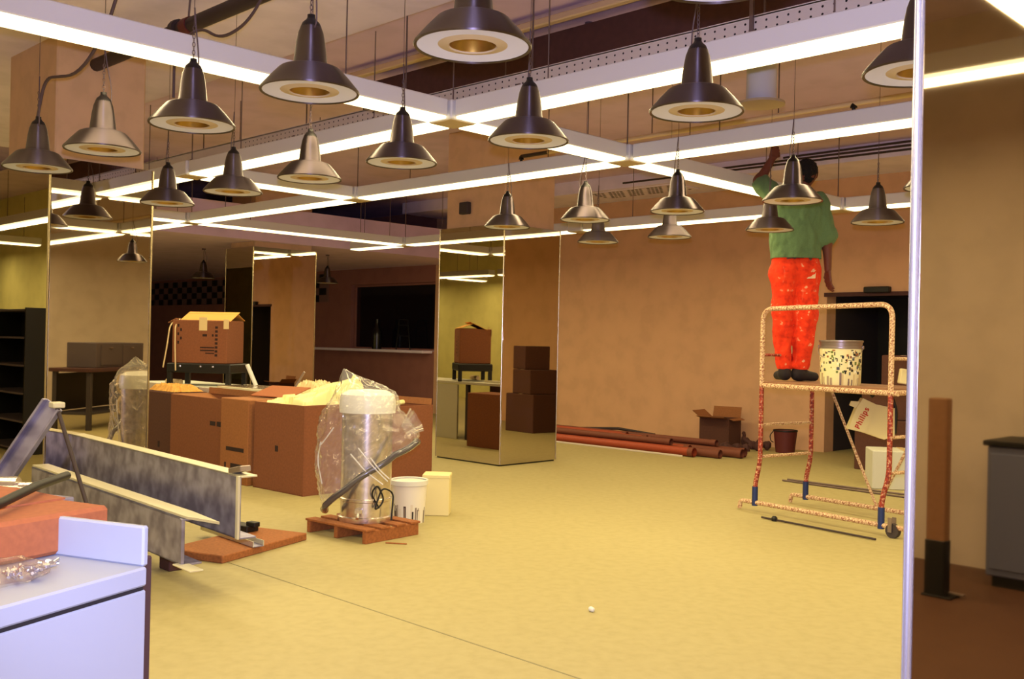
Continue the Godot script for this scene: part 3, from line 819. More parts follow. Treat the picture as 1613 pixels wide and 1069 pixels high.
# ------------------------------------------------------------------ scaffold
func scaffold_area() -> void:
	var t := thing("scaffold", "red tubular scaffold tower splashed with cream paint, carrying the worker", "scaffold", P(-4.16, 0, 7.01), -0.16)
	var D := 0.63
	var Wd := 1.135
	for f in 2:
		var z := -D * f
		var nm := "front" if f == 0 else "back"
		# uprights with the offset near the foot, top rail as an arch
		var x0 := 0.0
		var x1 := Wd
		var L := [Vector3(x0 - 0.045, 0.07, z), Vector3(x0 - 0.045, 0.22, z), Vector3(x0, 0.40, z), Vector3(x0, 1.0, z)]
		var R := [Vector3(x1 - 0.055, 0.07, z), Vector3(x1 - 0.055, 0.25, z), Vector3(x1, 0.42, z), Vector3(x1, 1.0, z)]
		part(t, "upright", MB.new().tube(arc_path(L, 0.08), 0.0185, 12).done(), M.scaffold_red)
		part(t, "upright", MB.new().tube(arc_path(R, 0.08), 0.0185, 12).done(), M.scaffold_red)
		if f == 0:
			part(t, "guard_rail", MB.new().tube(arc_path([Vector3(x0, 1.0, z), Vector3(x0, 1.60, z), Vector3(x1, 1.62, z), Vector3(x1, 1.0, z)], 0.10, 8), 0.019, 12).done(), M.scaffold_splashed)
		else:
			part(t, "upright", MB.new().tube([Vector3(x1, 1.0, z), Vector3(x1, 1.62, z)], 0.0185, 12).done(), M.scaffold_red)
		for x in [x0 - 0.045, x1 - 0.055]:
			part(t, "joint", MB.new().tube([Vector3(x, 0.05, z), Vector3(x, 0.2, z)], 0.0235, 12).done(), M.blue_joint)
		part(t, "platform_rail", MB.new().tube([Vector3(x0, 1.0, z), Vector3(x1 + 0.06, 1.0, z)], 0.02, 12).done(), M.scaffold_splashed)
		# foot tube bent down to the floor at the left
		var foot := [Vector3(x0 - 0.19, 0.012, z + 0.01), Vector3(x0 - 0.18, 0.075, z + 0.01), Vector3(x0 - 0.10, 0.075, z), Vector3(x1 + 0.12, 0.075, z)]
		part(t, "base_tube", MB.new().tube(arc_path(foot, 0.06), 0.018, 10).done(), M.scaffold_splashed)
		# caster
		var cw := part(t, "caster_wheel", MB.new().tube([Vector3(x1 + 0.04, 0.05, z - 0.018), Vector3(x1 + 0.04, 0.05, z + 0.018)], 0.05, 20).done(), M.rubber)
		part(cw, "caster_fork", MB.new().box(Vector3(x1 + 0.03, 0.09, z + 0.026), Vector3(0.03, 0.10, 0.006)).box(Vector3(x1 + 0.03, 0.09, z - 0.026), Vector3(0.03, 0.10, 0.006)).done(), M.tin)
	for x in [0.0, Wd]:
		for h in [0.44, 0.69, 1.24]:
			if h > 1.1 and x == 0.0:
				part(t, "rung", MB.new().tube([Vector3(x, h, 0), Vector3(x, h, -D * 0.6)], 0.012, 8).done(), M.scaffold_red)
			else:
				part(t, "rung", MB.new().tube([Vector3(x, h, 0), Vector3(x, h, -D)], 0.013, 8).done(), M.scaffold_splashed)
		part(t, "platform_rail", MB.new().tube([Vector3(x, 1.0, 0), Vector3(x, 1.0, -D)], 0.019, 10).done(), M.scaffold_splashed)
	part(t, "platform_board", bx(Vector3(Wd - 0.02, 0.03, D * 0.5 - 0.01), 0.004, Vector3(Wd * 0.5, 1.018, -D * 0.25)), M.board)
	part(t, "platform_board", bx(Vector3(Wd - 0.02, 0.03, D * 0.5 - 0.01), 0.004, Vector3(Wd * 0.5, 1.018, -D * 0.75)), M.board)
	part(t, "brace", MB.new().tube([Vector3(0.18, 0.98, -D), Vector3(0.62, 0.09, -D)], 0.011, 8).done(), M.scaffold_splashed)
	part(t, "brace", MB.new().tube([Vector3(0.63, 0.09, -D), Vector3(1.06, 0.92, -D)], 0.011, 8).done(), M.scaffold_splashed)
	# tie rod on the floor
	var rod := thing("tie_rod", "thin dark rod with a knob lying in front of the scaffold feet", "rod", P(-4.0, 0.012, 6.78), -0.16)
	part(rod, "shaft", MB.new().tube([Vector3(0, 0, 0), Vector3(0.98, 0, 0.0)], 0.008, 8).done(), M.pipe_dark)
	part(rod, "knob", MB.new().lathe([Vector2(0, -0.012), Vector2(0.022, -0.008), Vector2(0.024, 0.012), Vector2(0.012, 0.026), Vector2(0, 0.028)], 14, Vector3(0.12, 0, 0)).done(), M.black)
	# paint bucket on the platform
	var b := thing("paint_bucket", "large paint bucket with a stained label standing on the scaffold platform", "bucket", P(-3.54, 1.033, 7.08), 0.3)
	part(b, "body", MB.new().lathe([Vector2(0.0, 0.0), Vector2(0.142, 0.0), Vector2(0.146, 0.02), Vector2(0.152, 0.30)], 36).done(), M.bucket_paint)
	part(b, "rim", MB.new().lathe([Vector2(0.152, 0.27), Vector2(0.158, 0.272), Vector2(0.158, 0.285), Vector2(0.152, 0.287), Vector2(0.154, 0.315), Vector2(0.160, 0.318), Vector2(0.160, 0.33), Vector2(0.150, 0.332), Vector2(0.146, 0.30)], 36).done(), M.tin)
	part(b.get_node("rim"), "paint", MB.new().lathe([Vector2(0.148, 0.29), Vector2(0, 0.29)], 24).done(), M.lid_white)
	part(b, "handle", MB.new().tube(arc_path([Vector3(-0.16, 0.28, 0.0), Vector3(-0.15, 0.22, 0.09), Vector3(0, 0.17, 0.155), Vector3(0.15, 0.22, 0.09), Vector3(0.16, 0.28, 0)], 0.06), 0.003, 6).done(), M.tin)
	for s in [-1.0, 1.0]:
		part(b, "handle_lug", MB.new().box(Vector3(s * 0.158, 0.28, 0), Vector3(0.014, 0.028, 0.028), 0.004).done(), M.tin)
	# white carton slung from the scaffold end
	var at := P(-3.38, 0.79, 7.30)
	var c := thing("white_carton", "folded white carton with red lettering slung below the scaffold platform", "carton", at, 0.78)
	var k := 0.00465
	var q := func(px: float, py: float) -> Vector2: return Vector2((px / 12.58 + 1335 - 1380) * k, -(py / 12.58 + 615 - 657) * k)
	var lf := MB.new().prism([q.call(340, 140), q.call(610, 260), q.call(390, 840), q.call(50, 770), q.call(215, 345)], -0.05, 0.012)
	part(c, "side_panel", lf.done(), M.carton_white)
	part(c, "front_panel", MB.new().prism([q.call(610, 260), q.call(1000, 330), q.call(1010, 900), q.call(800, 975), q.call(390, 840)], -0.10, 0.0).done(), M.carton_white)
	part(c, "flap", MB.new().prism([q.call(120, 205), q.call(320, 215), q.call(340, 150), q.call(330, 330), q.call(215, 345), q.call(85, 290)], -0.02, -0.005).done(), M.carton_white)
	var tm := TextMesh.new()
	tm.text = "Philips"
	var sf := SystemFont.new()
	sf.font_names = PackedStringArray(["Droid Sans"])
	sf.font_weight = 700
	tm.font = sf
	tm.font_size = 32
	tm.pixel_size = 0.0017
	tm.depth = 0.002
	var p0: Vector2 = q.call(325, 545)
	part(c, "red_lettering", tm, M.print_red, Transform3D(Basis(Vector3(0, 0, 1), deg_to_rad(64)), Vector3(p0.x, p0.y, 0.0135)))
	part(c, "strap", MB.new().tube(arc_path([Vector3(-0.01, 0.155, -0.03), Vector3(0.05, 0.20, -0.03), Vector3(0.14, 0.175, -0.03), Vector3(0.185, 0.06, -0.03), Vector3(0.18, -0.12, -0.04)], 0.06), 0.014, 8).done(), M.black)
	part(c, "hook", MB.new().tube([Vector3(0.02, 0.17, -0.03), Vector3(0.04, 0.23, -0.02)], 0.006, 6).done(), M.tin)
	single("carton_offcut", MB.new().box(Vector3(0, 0.06, 0), Vector3(0.12, 0.11, 0.05), 0.006, Basis(Vector3.BACK, -0.15)).done(), M.carton_white, "small white carton piece on the right end of the scaffold platform", "carton", P(-3.10, 1.045, 7.24), 0.78)
	# carton and rods behind the scaffold
	var lb := thing("pale_carton", "pale closed carton on the floor behind the scaffold", "carton", P(-4.05, 0, 9.4), 0.6)
	part(lb, "body", bx(Vector3(0.62, 0.36, 0.4), 0.008, Vector3(0, 0.18, 0)), M.table_grey)
	part(lb, "tape", bx(Vector3(0.06, 0.003, 0.402), 0.0, Vector3(0, 0.361, 0)), M.tape)
	var stk := [[-4.75, 10.75, 0.0, 0.62, 0.55, 0.62, "dark carton at the bottom of the stack by the doorway"], [-4.78, 10.72, 0.552, 0.5, 0.35, 0.5, "dark carton in the middle of the stack by the doorway"], [-4.65, 10.75, 0.904, 0.42, 0.34, 0.4, "dark carton on top of the stack by the doorway"]]
	for s in stk:
		var cc := thing("dark_carton", s[6], "carton", P(s[0], s[2], s[1]), 0.1 + s[2] * 0.3)
		part(cc, "body", bx(Vector3(s[3], s[4], s[5]), 0.008, Vector3(0, s[4] * 0.5, 0)), M.cardboard_dark)
		part(cc, "tape", bx(Vector3(0.05, 0.002, s[5] + 0.002), 0.0, Vector3(0, s[4] + 0.0005, 0)), M.tape)
	var rl := ["thin metal rod on the floor behind the scaffold, the nearer of two", "thin metal rod on the floor behind the scaffold, the farther of two"]
	for i in 2:
		single("floor_rod", MB.new().tube([Vector3(-0.8, 0, 0), Vector3(0.9, 0, 0.0)], 0.009, 8).done(), M.rod, rl[i], "rod", P(-4.2, 0.01, 8.78 + i * 0.14), -0.08 + 0.05 * i)

# ------------------------------------------------------------------ the worker
func hand(wrist: Vector3, dirv: Vector3, thumb: Vector3, curl: float, out: Array) -> void:
	# bones of one hand: palm, four fingers of unequal length, thumb from the side of the palm
	var d := dirv.normalized()
	var s := (thumb - d * thumb.dot(d)).normalized()
	var n := d.cross(s)
	for i in 4:
		var o := s * (0.030 - 0.020 * i)
		var kn := wrist + d * 0.088 + o
		out.append([wrist + d * 0.01 + o * 0.6, kn, 0.015, 0.0125])
		var ln: float = [0.038, 0.044, 0.041, 0.032][i]
		var a := curl * 0.6
		var p1 := kn + (d * cos(a) + n * sin(a)) * ln
		var p2 := p1 + (d * cos(a * 2.1) + n * sin(a * 2.1)) * ln * 0.7
		var p3 := p2 + (d * cos(a * 3.0) + n * sin(a * 3.0)) * ln * 0.55
		out.append([kn, p1, 0.0098, 0.009])
		out.append([p1, p2, 0.009, 0.008])
		out.append([p2, p3, 0.008, 0.007])
	var t0 := wrist + d * 0.03 + s * 0.026
	var t1 := t0 + (d * 0.6 + s * 0.7 + n * 0.25).normalized() * 0.042
	out.append([t0, t1, 0.014, 0.011])
	out.append([t1, t1 + (d * 0.85 + s * 0.15 + n * 0.4).normalized() * 0.034, 0.011, 0.008])

func join(list: Array) -> ArrayMesh:
	var st := SurfaceTool.new()
	for m in list: st.append_from(m, 0, Transform3D.IDENTITY)
	return st.commit()

func clipped(bones: Array, cell: float, k: float, wob: float, y0: float, y1: float) -> ArrayMesh:
	# a garment: the surface is cut level at y0 and y1
	var m := nets(bones, cell, k, wob, 9.0)
	var a := m.surface_get_arrays(0)
	var v: PackedVector3Array = a[Mesh.ARRAY_VERTEX]
	for i in v.size(): v[i].y = clampf(v[i].y, y0, y1)
	a[Mesh.ARRAY_VERTEX] = v
	var r := ArrayMesh.new()
	r.add_surface_from_arrays(Mesh.PRIMITIVE_TRIANGLES, a)
	return r

func worker() -> void:
	var t := thing("person", "worker in a green shirt and paint stained orange trousers reaching up from the scaffold", "person", P(-4.079, 1.033, 7.359), 0.7798)
	var sl := Vector3(-0.150, 1.452, 0.0)
	var el := Vector3(-0.300, 1.610, -0.03)
	var wl := Vector3(-0.195, 1.795, -0.06)
	var sr := Vector3(0.175, 1.440, 0.0)
	var er := Vector3(0.236, 1.150, 0.03)
	var wr := Vector3(0.258, 0.900, 0.0)
	var body := [
		[Vector3(-0.06, 0.96, 0), Vector3(-0.07, 1.38, 0), 0.105, 0.11], [Vector3(0.06, 0.96, 0), Vector3(0.08, 1.38, 0), 0.105, 0.11],
		[sl, sr, 0.062, 0.062], [Vector3(0.02, 1.42, 0), Vector3(0.05, 1.58, -0.015), 0.062, 0.054],
		[sl, el, 0.054, 0.043], [el, wl, 0.043, 0.029], [sr, er, 0.054, 0.043], [er, wr, 0.041, 0.028],
		[Vector3(-0.09, 0.94, 0), Vector3(-0.10, 0.55, 0), 0.085, 0.058], [Vector3(-0.10, 0.55, 0), Vector3(-0.078, 0.10, 0.02), 0.054, 0.04],
		[Vector3(0.08, 0.94, 0), Vector3(0.085, 0.55, -0.01), 0.085, 0.058], [Vector3(0.085, 0.55, -0.01), Vector3(0.05, 0.10, 0.0), 0.054, 0.04]]
	var hc := Vector3(0.068, 1.675, -0.02)
	var head := [
		[hc + Vector3(0, -0.01, 0.02), hc + Vector3(0, 0.03, -0.01), 0.083, 0.083], [hc + Vector3(0, -0.055, -0.045), hc + Vector3(0, -0.03, -0.05), 0.052, 0.062],
		[hc + Vector3(0, 0.0, -0.095), hc + Vector3(0, -0.03, -0.112), 0.010, 0.017], [hc + Vector3(-0.02, -0.062, -0.095), hc + Vector3(0.02, -0.062, -0.095), 0.010, 0.010],
		[hc + Vector3(-0.085, 0.012, 0.0), hc + Vector3(-0.087, -0.022, -0.005), 0.018, 0.012], [hc + Vector3(0.085, 0.012, 0.0), hc + Vector3(0.087, -0.022, -0.005), 0.018, 0.012],
		[hc + Vector3(-0.04, 0.018, -0.083), hc + Vector3(0.04, 0.018, -0.083), 0.014, 0.014], [Vector3(0.045, 1.55, -0.012), hc + Vector3(-0.004, -0.04, 0.0), 0.055, 0.058]]
	var hl := []
	hand(wl, Vector3(0.3, 0.9, -0.1), Vector3(0.9, -0.3, -0.4), 1.0, hl)
	var hr := []
	hand(wr, Vector3(0.05, -1.0, -0.02), Vector3(-0.3, 0, -1.0), 0.45, hr)
	part(t, "body", join([nets(body, 0.012, 0.05), nets(head, 0.006, 0.025), nets(hl, 0.004, 0.008), nets(hr, 0.004, 0.008)]), M.skin)
	part(t, "hair", nets([[hc + Vector3(0, 0.03, 0.015), hc + Vector3(0, 0.035, -0.03), 0.088, 0.080], [hc + Vector3(0, 0.0, 0.045), hc + Vector3(0, -0.035, 0.045), 0.070, 0.055], [hc + Vector3(-0.05, 0.02, 0.0), hc + Vector3(-0.06, 0.0, 0.0), 0.045, 0.03], [hc + Vector3(0.05, 0.02, 0.0), hc + Vector3(0.06, 0.0, 0.0), 0.045, 0.03]], 0.007, 0.03, 0.012, 40.0), M.hair)
	var shirt := [
		[Vector3(-0.07, 0.98, 0), Vector3(-0.075, 1.36, 0), 0.135, 0.125], [Vector3(0.06, 0.98, 0), Vector3(0.09, 1.36, 0), 0.135, 0.128],
		[Vector3(0.0, 1.0, 0.02), Vector3(0.0, 1.38, 0.02), 0.125, 0.125],
		[sl + Vector3(0.03, -0.02, 0), sr + Vector3(-0.03, -0.02, 0), 0.088, 0.088], [Vector3(0.02, 1.44, 0), Vector3(0.03, 1.50, 0), 0.075, 0.066],
		[sl, sl.lerp(el, 0.80), 0.083, 0.078], [sr, sr.lerp(er, 0.93), 0.082, 0.083], [Vector3(-0.12, 1.10, 0), Vector3(-0.14, 1.40, 0), 0.07, 0.07]]
	part(t, "shirt", clipped(shirt, 0.012, 0.05, 0.022, 0.985, 2.0), M.shirt)
	var tr := [
		[Vector3(-0.085, 0.99, 0), Vector3(-0.095, 0.86, 0), 0.108, 0.112], [Vector3(0.07, 0.99, 0), Vector3(0.08, 0.86, 0), 0.108, 0.112], [Vector3(-0.03, 0.90, 0.03), Vector3(0.03, 0.90, 0.03), 0.10, 0.10],
		[Vector3(-0.095, 0.88, 0), Vector3(-0.105, 0.55, 0), 0.104, 0.082], [Vector3(-0.105, 0.55, 0), Vector3(-0.082, 0.13, 0.015), 0.082, 0.062],
		[Vector3(0.08, 0.88, 0), Vector3(0.092, 0.55, -0.01), 0.106, 0.090], [Vector3(0.092, 0.55, -0.01), Vector3(0.056, 0.13, 0.0), 0.090, 0.074]]
	part(t, "trousers", clipped(tr, 0.011, 0.035, 0.018, 0.095, 1.045), M.trousers)
	part(t, "belt", MB.new().lathe([Vector2(0.172, -0.018), Vector2(0.178, 0.0), Vector2(0.172, 0.018)], 28).done(), M.belt, Transform3D(Basis(Vector3(1, 0, 0), Vector3(0, 1, 0), Vector3(0, 0, 0.66)), Vector3(-0.008, 1.0, 0)))
	part(t, "cloth_patch", MB.new().prism([Vector2(0.035, 0.80), Vector2(0.115, 0.805), Vector2(0.12, 0.865), Vector2(0.095, 0.87), Vector2(0.03, 0.825)], 0.0, 0.012).done(), M.patch, Transform3D(Basis(Vector3.RIGHT, -0.08), Vector3(0.01, 0.02, 0.165)))
	part(t, "shoe", nets([[Vector3(-0.078, 0.055, 0.035), Vector3(-0.085, 0.04, -0.16), 0.046, 0.036], [Vector3(-0.08, 0.06, 0.02), Vector3(-0.08, 0.12, 0.015), 0.045, 0.046]], 0.009, 0.03), M.shoe)
	part(t, "shoe", nets([[Vector3(0.02, 0.055, 0.02), Vector3(0.175, 0.038, -0.03), 0.050, 0.036], [Vector3(0.045, 0.06, 0.01), Vector3(0.05, 0.12, 0.0), 0.05, 0.05]], 0.009, 0.03), M.shoe)

# ------------------------------------------------------------------ wrapped pot on its pallet
func pot_on_pallet() -> void:
	var pl := thing("pallet", "small orange wooden pallet under the wrapped steel pot", "pallet", P(-5.42, 0, 4.10), 0.085)
	for x in [-0.275, 0.0, 0.275]:
		part(pl, "bearer", bx(Vector3(0.035, 0.078, 0.47), 0.003, Vector3(x, 0.039, 0)), M.pallet_wood)
	for z in [-0.2, -0.07, 0.07, 0.2]:
		part(pl, "slat", bx(Vector3(0.60, 0.014, 0.085), 0.002, Vector3(0, 0.085, z)), M.pallet_wood)
	var at := P(-5.42, 0.093, 4.12)
	var pot := thing("steel_pot", "tall steel container with a white lid standing on the pallet", "container", at, 0.78)
	part(pot, "body", MB.new().lathe([Vector2(0, 0), Vector2(0.185, 0), Vector2(0.185, 0.03), Vector2(0.168, 0.035), Vector2(0.168, 0.13), Vector2(0.174, 0.135), Vector2(0.174, 0.15), Vector2(0.168, 0.155), Vector2(0.170, 0.72), Vector2(0, 0.72)], 48).done(), M.steel)
	part(pot, "lid", MB.new().lathe([Vector2(0.0, 0.715), Vector2(0.186, 0.715), Vector2(0.188, 0.79), Vector2(0.178, 0.835), Vector2(0.13, 0.862), Vector2(0.0, 0.872)], 48).done(), M.lid_white)
	part(pot, "power_cable", MB.new().tube(arc_path([Vector3(0.11, 0.10, 0.15), Vector3(0.06, 0.20, 0.19), Vector3(0.10, 0.26, 0.19), Vector3(0.15, 0.15, 0.16), Vector3(0.08, 0.08, 0.19), Vector3(0.13, 0.24, 0.17), Vector3(0.20, 0.20, 0.12), Vector3(0.19, 0.02, 0.14)], 0.06), 0.006, 6).done(), M.black)
	part(pot, "tap", MB.new().box(Vector3(-0.02, 0.08, 0.18), Vector3(0.05, 0.035, 0.05), 0.006).tube([Vector3(-0.02, 0.08, 0.18), Vector3(-0.02, 0.04, 0.23)], 0.012, 8).done(), M.steel)
	# film bag
	var k := 0.00426
	var tb := [[578, -40, -36], [590, -44, -14], [602, -45, 20], [612, -48, 40], [625, -54, 46], [640, -65, 49], [660, -73, 66], [680, -76, 80], [700, -78, 75], [740, -76, 64], [770, -70, 52], [800, -62, 30]]
	var nz := FastNoiseLite.new()
	nz.seed = 44
	nz.frequency = 6.5
	nz.noise_type = FastNoiseLite.TYPE_SIMPLEX
	nz.fractal_type = FastNoiseLite.FRACTAL_RIDGED
	nz.fractal_octaves = 3
	var rows := []
	var hem := []
	for i in 81:
		var u := float(i) / 80
		var row := []
		for j in 120:
			var th := TAU * j / 120
			var y := lerpf(578, 745 - 55 * cos(th), u)
			var e := 0
			while e < tb.size() - 2 and tb[e + 1][0] < y: e += 1
			var f := clampf((y - tb[e][0]) / float(tb[e + 1][0] - tb[e][0]), 0, 1)
			var xl := lerpf(tb[e][1], tb[e + 1][1], f) * k
			var xr := lerpf(tb[e][2], tb[e + 1][2], f) * k
			var hw := (xr - xl) * 0.5
			var hz := minf(hw, 0.235)
			var p := Vector3((xl + xr) * 0.5 + hw * cos(th), (836.5 - y) * k - 0.1, hz * sin(th))
			var n := nz.get_noise_3d(p.x, p.y * 0.7, p.z) * 0.022 * smoothstep(0.0, 0.15, u)
			n += nz.get_noise_3d(p.x * 5.0 + 7.0, p.y * 2.6, p.z * 5.0) * 0.0065 * smoothstep(0.05, 0.2, u)
			p += Vector3(cos(th), 0.0, sin(th)) * n
			p.y += 0.006 * sin(th * 9.0 + u * 7.0) * u
			row.append(p)
		row.append(row[0])
		rows.append(row)
		if i == 80: hem = row
	var bag := thing("plastic_wrap", "clear crumpled plastic bag draped over the steel container", "plastic bag", at, 0.78)
	part(bag, "film", MB.new().grid(rows).done(), M.film)
	var hp := []
	for j in range(-2, 63, 3): hp.append(hem[(j + 120) % 120])
	part(bag, "rolled_hem", MB.new().tube(hp, 0.022, 10).done(), M.film_hem)
	# folds pulled tight across the front
	for q in [[Vector3(-0.02, 0.50, 0.245), Vector3(0.08, 0.38, 0.25), Vector3(0.17, 0.285, 0.215)], [Vector3(-0.07, 0.46, 0.24), Vector3(0.03, 0.35, 0.25), Vector3(0.14, 0.265, 0.22)], [Vector3(0.06, 0.44, 0.25), Vector3(0.12, 0.36, 0.24), Vector3(0.18, 0.30, 0.205)], [Vector3(-0.29, 0.52, 0.10), Vector3(-0.315, 0.40, 0.08), Vector3(-0.28, 0.24, 0.08)], [Vector3(-0.20, 0.62, 0.14), Vector3(-0.25, 0.55, 0.12), Vector3(-0.29, 0.50, 0.10)]]:
		part(bag, "fold", MB.new().tube(arc_path(q, 0.05), 0.0045, 6).done(), M.film_fold)
	# gathered ends
	var tail := []
	for i in 9:
		var row := []
		for j in 17:
			var th := TAU * j / 16
			var r := lerpf(0.03, 0.075, float(i) / 8) * (1.0 + 0.35 * sin(th * 5))
			row.append(Vector3(0.25 + 0.011 * i, 0.60 + 0.010 * i, 0.03) + Vector3(-0.5, 0.8, 0).normalized() * r * cos(th) + Vector3(0, 0, 1) * r * sin(th))
		tail.append(row)
	part(bag, "gathered_end", MB.new().grid(tail).done(), M.film)
	# bucket and box behind
	var b := thing("white_bucket", "white plastic bucket with grey paint runs on the floor behind the pallet", "bucket", P(-5.57, 0, 4.62), -0.6)
	part(b, "body", MB.new().lathe([Vector2(0, 0), Vector2(0.112, 0), Vector2(0.128, 0.30)], 36).done(), M.bucket_white)
	part(b, "rim", MB.new().lathe([Vector2(0.128, 0.265), Vector2(0.135, 0.268), Vector2(0.136, 0.30), Vector2(0.128, 0.304), Vector2(0.122, 0.30)], 36).done(), M.lid_white)
	part(b, "paint_crust", MB.new().lathe([Vector2(0.124, 0.29), Vector2(0.06, 0.30), Vector2(0, 0.296)], 24).done(), M.lid_white)
	var wb := thing("white_box", "plain white carton beside the white bucket", "carton", P(-5.68, 0, 4.98), 0.75)
	part(wb, "body", bx(Vector3(0.20, 0.29, 0.18), 0.006, Vector3(0, 0.145, 0)), M.carton_white)
	part(wb, "lid", bx(Vector3(0.206, 0.03, 0.186), 0.006, Vector3(0, 0.29, 0)), M.carton_white)
	single("pebble", nets([[Vector3(-0.006, 0.012, 0), Vector3(0.008, 0.012, 0.004), 0.013, 0.012]], 0.005, 0.01), M.lid_white, "small white scrap lying alone on the bare floor", "scrap", P(-3.138, 0, 3.764))
	single("wood_sliver", MB.new().box(Vector3.ZERO, Vector3(0.14, 0.008, 0.012), 0.002).done(), M.pallet_wood, "thin wood sliver on the floor beside the pallet", "scrap", P(-5.0, 0.004, 4.05), 0.6)

# ------------------------------------------------------------------ cardboard boxes on the left
func carton(n: String, label: String, b0: float, b1: float, a0: float, a1: float, h: float, m: Material, turn := 0.0, open := false, marks := []) -> Node3D:
	var w := b1 - b0
	var d := a1 - a0
	var t := thing(n, label, "box", P((b0 + b1) * 0.5, 0, (a0 + a1) * 0.5), turn)
	if open:
		var s := MB.new()
		s.box(Vector3(0, 0.004, 0), Vector3(w, 0.008, d)).box(Vector3(0, h * 0.5, d * 0.5 - 0.004), Vector3(w, h, 0.008), 0.002).box(Vector3(0, h * 0.5, -d * 0.5 + 0.004), Vector3(w, h, 0.008), 0.002)
		s.box(Vector3(w * 0.5 - 0.004, h * 0.5, 0), Vector3(0.008, h, d - 0.016), 0.002).box(Vector3(-w * 0.5 + 0.004, h * 0.5, 0), Vector3(0.008, h, d - 0.016), 0.002)
		part(t, "body", s.done(), m)
		for q in flaps_of(w, d, h, n):
			var dirv: Vector3 = q[1].normalized()
			var ln: float = q[3]
			var side := Vector3(w * 0.5 - 0.01, 0, 0) if q[2] == 0 else Vector3(0, 0, d * 0.5 - 0.01)
			var o: Vector3 = q[0]
			var nn := dirv.cross(side).normalized()
			var f := MB.new()
			var th := nn * 0.003
			f.quad(o - side + th, o + side + th, o + side + dirv * ln + th, o - side + dirv * ln + th, nn)
			f.quad(o - side - th, o + side - th, o + side + dirv * ln - th, o - side + dirv * ln - th, -nn)
			f.quad(o - side + dirv * ln + th, o + side + dirv * ln + th, o + side + dirv * ln - th, o - side + dirv * ln - th, dirv)
			part(t, "flap", f.done(), M.cardboard_tan)
	else:
		part(t, "body", bx(Vector3(w, h, d), 0.006, Vector3(0, h * 0.5, 0)), m)
		part(t, "flap_seam", bx(Vector3(w - 0.01, 0.003, 0.006), 0.0, Vector3(0, h, 0)), M.cardboard_dark)
	for q in marks:
		# printed bars: [face, u, y, width, height]
		var c := Vector3(q[1], q[2], d * 0.5 + 0.0006) if q[0] == 0 else Vector3(w * 0.5 + 0.0006, q[2], q[1])
		part(t, "printed_mark", bx(Vector3(q[3], q[4], 0.001) if q[0] == 0 else Vector3(0.001, q[4], q[3]), 0.0, c), M.print)
	return t

func flaps_of(w: float, d: float, h: float, n: String) -> Array:
	if n == "open_carton":
		return [[Vector3(0, h, d * 0.5), Vector3(0, 0.2, 0.9), 0, 0.12], [Vector3(0, h, -d * 0.5), Vector3(0, 0.9, -0.2), 0, 0.14], [Vector3(w * 0.5, h, 0), Vector3(0.8, -0.3, 0), 1, 0.06], [Vector3(-w * 0.5, h, 0), Vector3(-0.8, 0.6, 0), 1, 0.14]]
	return [[Vector3(0, h, -d * 0.5 + 0.01), Vector3(0, 0.9, -0.05), 0, 0.06], [Vector3(-w * 0.5 + 0.01, h, 0), Vector3(0.9, -0.25, 0), 1, 0.2], [Vector3(w * 0.5 - 0.012, h, 0), Vector3(-0.25, -0.9, 0), 1, 0.2]]

func cardboard_boxes() -> void:
	carton("cardboard_box", "brown box filled with pale packing foam, nearest of the row", -7.70, -6.98, 4.64, 5.34, 0.74, M.cardboard, 0.04, true, [[0, -0.02, 0.36, 0.045, 0.05]])
	carton("cardboard_box", "brown box partly hidden behind the wrapped container", -7.74, -7.04, 5.44, 6.1, 0.70, M.cardboard, 0.06, true)
	carton("cardboard_box", "light tan box between the two larger brown boxes", -8.21, -7.74, 4.60, 5.06, 0.745, M.cardboard_tan, 0.0, false, [[0, 0.02, 0.30, 0.30, 0.035], [0, 0.05, 0.15, 0.2, 0.05], [0, -0.14, 0.15, 0.03, 0.05]])
	carton("cardboard_box", "wide reddish brown box under the taped carton", -9.28, -8.24, 4.66, 5.07, 0.72, M.cardboard, 0.0, true, [[0, 0.30, 0.49, 0.10, 0.04], [0, 0.42, 0.49, 0.09, 0.045]])
	carton("cardboard_box", "dark brown box half hidden by the left mirror column", -9.98, -9.32, 4.70, 5.07, 0.725, M.cardboard_dark, 0.0, false, [[0, 0.05, 0.2, 0.04, 0.06]])
	carton("cardboard_box", "brown box behind the worktable, seen in the middle mirror column", -9.15, -8.55, 5.85, 6.25, 0.66, M.cardboard, 0.0)
	# packing foam heaped in the nearest box
	var nz := FastNoiseLite.new()
	nz.seed = 91
	nz.frequency = 4.0
	nz.noise_type = FastNoiseLite.TYPE_CELLULAR
	nz.cellular_return_type = FastNoiseLite.RETURN_CELL_VALUE
	nz.fractal_octaves = 2
	nz.domain_warp_enabled = true
	nz.domain_warp_amplitude = 0.08
	nz.domain_warp_frequency = 5.0
	var rows := []
	for i in 65:
		var row := []
		for j in 65:
			var x := -0.35 + 0.70 * j / 64.0
			var z := -0.34 + 0.68 * i / 64.0
			var edge := minf(minf(x + 0.35, 0.35 - x), minf(z + 0.34, 0.34 - z))
			var h := 0.04 + 0.17 * smoothstep(-0.35, 0.3, x) * smoothstep(0.34, -0.25, z) + nz.get_noise_2d(x, z) * 0.09
			row.append(Vector3(x, -0.05 + (h + 0.05) * smoothstep(0.0, 0.05, edge), z))
		rows.append(row)
	single("packing_foam", MB.new().grid(rows).done(), M.foam, "torn pale packing foam heaped in the nearest brown box", "packing foam", P(-7.34, 0.72, 4.99), 0.04)
	single("foam_scrap", MB.new().box(Vector3.ZERO, Vector3(0.16, 0.04, 0.08), 0.01, Basis(Vector3.BACK, 0.3)).done(), M.foam, "scrap of pale foam on the box behind the wrapped container", "packing foam", P(-7.15, 0.715, 5.75), 0.4)

